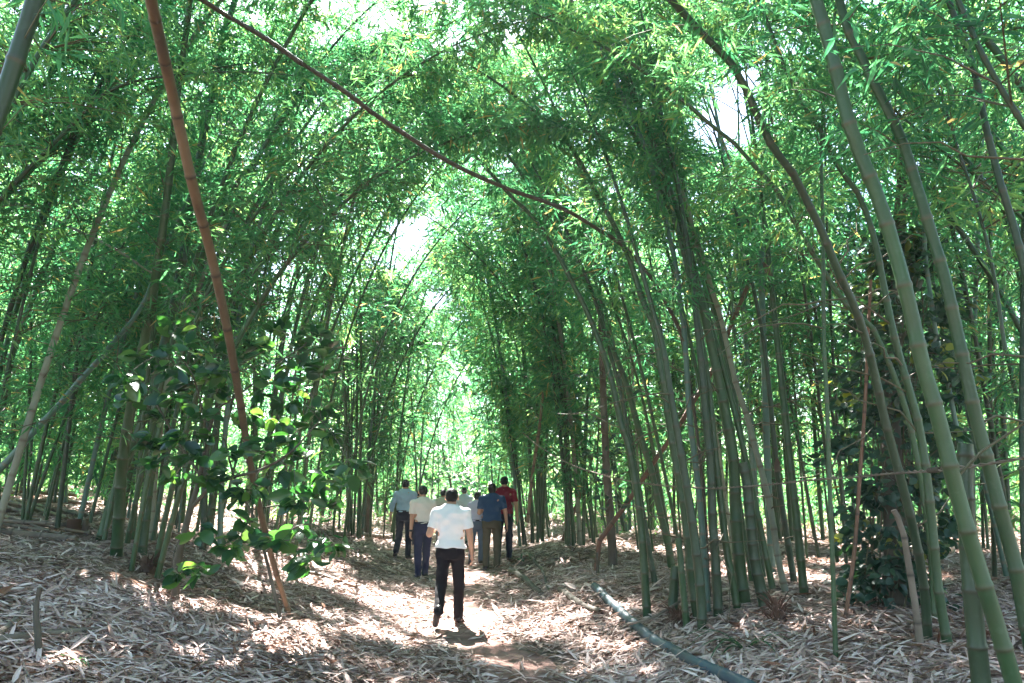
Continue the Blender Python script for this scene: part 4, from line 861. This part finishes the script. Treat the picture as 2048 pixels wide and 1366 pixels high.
clump(1262, 20, 10, .7, 'in the stand behind the mottled tree', LF, dens=.8)
clump(1060, 27, 5, .7, 'in the farthest stand past the walkers', LF, dens=.6, bend=.8)
clump(1400, 18, 10, .9, 'in the stand behind the centre-right clump', LF)
clump(1490, 14, 6, .6, 'in the stand backing the centre-right clump', LF)
clump(1590, 16, 10, .9, 'in the stand left of the vine-covered tree', LF)
clump(1740, 15, 8, .7, 'in the stand behind the vine-covered tree', LF)
clump(1900, 13, 8, .7, 'in the stand right of the vine-covered tree', LF)
clump(2020, 9.5, 6, .5, 'in the stand beside the right edge', LF)
clump(120, 12.5, 5, .7, 'in the stand beyond the fallen poles', RT)
clump(-60, 9, 6, .6, 'in the stand cut by the left edge', RT)
clump(420, 14, 8, .6, 'in the thin stand right behind the shrub', RT, (.014, .03), zmin=2.4)
clump(560, 15.5, 8, .6, 'in the thin stand right of the shrub', RT, (.014, .03), zmin=2.2)
clump(1330, 15, 8, .7, 'in the thin stand left of the cut stumps', LF, (.014, .03), zmin=2.2)
clump(1660, 12, 7, .7, 'in the thin stand by the vine-covered tree', LF, (.013, .028), zmin=2.2)
clump(250, 20, 8, .8, 'in the thin far stand', RT, (.014, .03), zmin=2.)

def arch(x, y, n, az, where, H=(10, 13), bend=(.8, 1.4), dens=1.25, zm=4.4):
    for k in range(n):
        L = random.uniform(*H); ra = random.uniform(.022, .036); a = az + random.gauss(0, .4); s = np.linspace(0, 1, 60); th = random.uniform(.05, .2) + random.uniform(*bend) * s**1.8
        bx, by = x + random.gauss(0, .35), y + random.gauss(0, .5); st = L / 59
        P = np.stack([bx + np.cumsum(np.sin(th)) * math.cos(a) * st, by + np.cumsum(np.sin(th)) * math.sin(a) * st, gnd(bx, by) - .05 + np.cumsum(np.cos(th)) * st], 1)
        bamboo(P, np.interp(s, [0, .5, 1], [ra, ra * .8, .004]), M['green'], f'{ordinal(k)} bamboo arching over the path {where}', HG, zm, dens, 8, .4, 1.7)
arch(-5.2, 5.6, 3, .25, 'from beyond the left edge', dens=2.)
arch(4.8, 4.6, 5, 2.6, 'from beyond the right edge', dens=2.)
arch(-5., 11, 4, .1, 'from the clump beside the shrub')
arch(2.9, 9.6, 3, 3.0, 'from the centre-right clump', dens=1.)
arch(-4.2, 15, 2, -.3, 'from behind the shrub')
arch(2.8, 14.5, 2, 3.4, 'from beyond the mottled tree')
arch(-7.2, 8.2, 5, .5, 'from the thicket at the left edge', (9, 12), (.9, 1.5), 2.2, 3.6)
arch(-7.6, 12.5, 4, .2, 'from the thicket beyond the fallen poles', (9, 12), (.9, 1.5), 2., 3.4)
arch(6.0, 7.6, 3, 2.9, 'from the thicket at the right edge', (9, 12), (.9, 1.5), 1.8, 4.)
arch(-4.6, 13.5, 4, -.05, 'high from the stand behind the shrub', (12, 14), (.7, 1.05), 1.6, 5.2)
arch(3.3, 12., 4, 3.15, 'high from behind the centre-right clump', (12, 14), (.7, 1.05), 1.4, 5.4)
arch(-4.3, 9.6, 3, -.05, 'with dark hanging sprays left of centre', (8, 9.5), (1.4, 1.8), 2.2, 4.6)
arch(-3.8, 18.5, 3, .1, 'far beyond the shrub', (10, 12), (1.2, 1.7), .55, 4.2)
arch(2.0, 19, 3, 3.1, 'far beyond the red shirt', (10, 12), (1.2, 1.7), .55, 4.2)
arch(-3.6, 24, 3, .1, 'near the end of the path at left', (10, 12), (1.2, 1.7), .5, 3.6)
arch(1.2, 24, 3, 3.1, 'near the end of the path at right', (10, 12), (1.2, 1.7), .5, 3.6)
# --- the wood around: one mass
lb, tb, sb = MB(), MB(), MB(); rng = np.random.default_rng(3)
def mass(n, xr, yr, lod, zmin, dens, cond=None, gap=2.2, rr=(.02, .05)):
    k = 0
    while k < n:
        x, y = rng.uniform(*xr), rng.uniform(*yr)
        if abs(x - np.interp(y, *PCX)) < gap or (cond and not cond(x, y)): continue
        k += 1
        L = rng.uniform(7.5, 12); az = rng.uniform(0, 6.28); b = rng.uniform(.3, 1.1); s = np.linspace(0, 1, 24); th = rng.uniform(0, .12) + b * s**2
        P = np.stack([x + np.cumsum(np.sin(th)) * math.cos(az) * L / 24, y + np.cumsum(np.sin(th)) * math.sin(az) * L / 24, gnd(x, y) - .1 + np.cumsum(np.cos(th)) * L / 24], 1)
        tube(sb, P, np.interp(s, [0, 1], [rng.uniform(*rr), .005]), 5, cap=False)
        foliage(lb, tb, P, None, rng, zmin, dens, lod, (1, 3), 1.7, True, False)
mass(270, (-42, 38), (25, 68), 2.7, .3, .42)
mass(60, (-10, 8), (33, 60), 2.4, .3, .6, None, 0)
mass(22, (-5, 4), (21, 33), 2., 3.4, .9, None, 1.5)
mass(10, (-3.2, 1.4), (24, 33), 2., 2.6, .5, None, .8)
mass(130, (-36, -8.5), (9, 28), 2.2, .8, .32, None, 2.2, (.014, .04))
mass(120, (6.5, 34), (9, 28), 2.2, .8, .32, None, 2.2, (.014, .04))
mass(50, (-16, 16), (-15, 2.0), 2., 3.4, 1.3, lambda x, y: math.hypot(x, y) > 5.2)  # unseen stems behind the camera, added to hold back sky light
tag(sb.build('bamboo_thicket', M['dark']), 'mass of bamboo stems filling the grove beyond the clumps', None, None, 'stuff')
tag(lb.build('bamboo_foliage', M['leaf'], smooth=False), 'mass of bamboo leaves closing the grove beyond the clumps', None, None, 'stuff')
hz = bpy.data.materials.new('haze'); hz.use_nodes = True; hn = hz.node_tree; hn.nodes.remove(hn.nodes['Principled BSDF'])
pv = hn.nodes.new('ShaderNodeVolumePrincipled'); pv.inputs['Density'].default_value = .0009; pv.inputs['Color'].default_value = (.9, .95, .95, 1)
hn.links.new(pv.outputs[0], hn.nodes['Material Output'].inputs['Volume'])
mb = MB(); c = np.array([[x, y, z] for x in (-70, 70) for y in (-30, 100) for z in (-2, 16.)])
mb.add(c, [[0, 1, 3, 2], [4, 6, 7, 5], [0, 4, 5, 1], [2, 3, 7, 6], [0, 2, 6, 4], [1, 5, 7, 3]])
tag(mb.build('haze', hz, smooth=False), 'thin sunlit haze in the air of the grove', None, None, 'stuff')
print('leaf verts', sum(len(o.data.vertices) for o in bpy.data.objects if o.type == 'MESH') / 1e6)
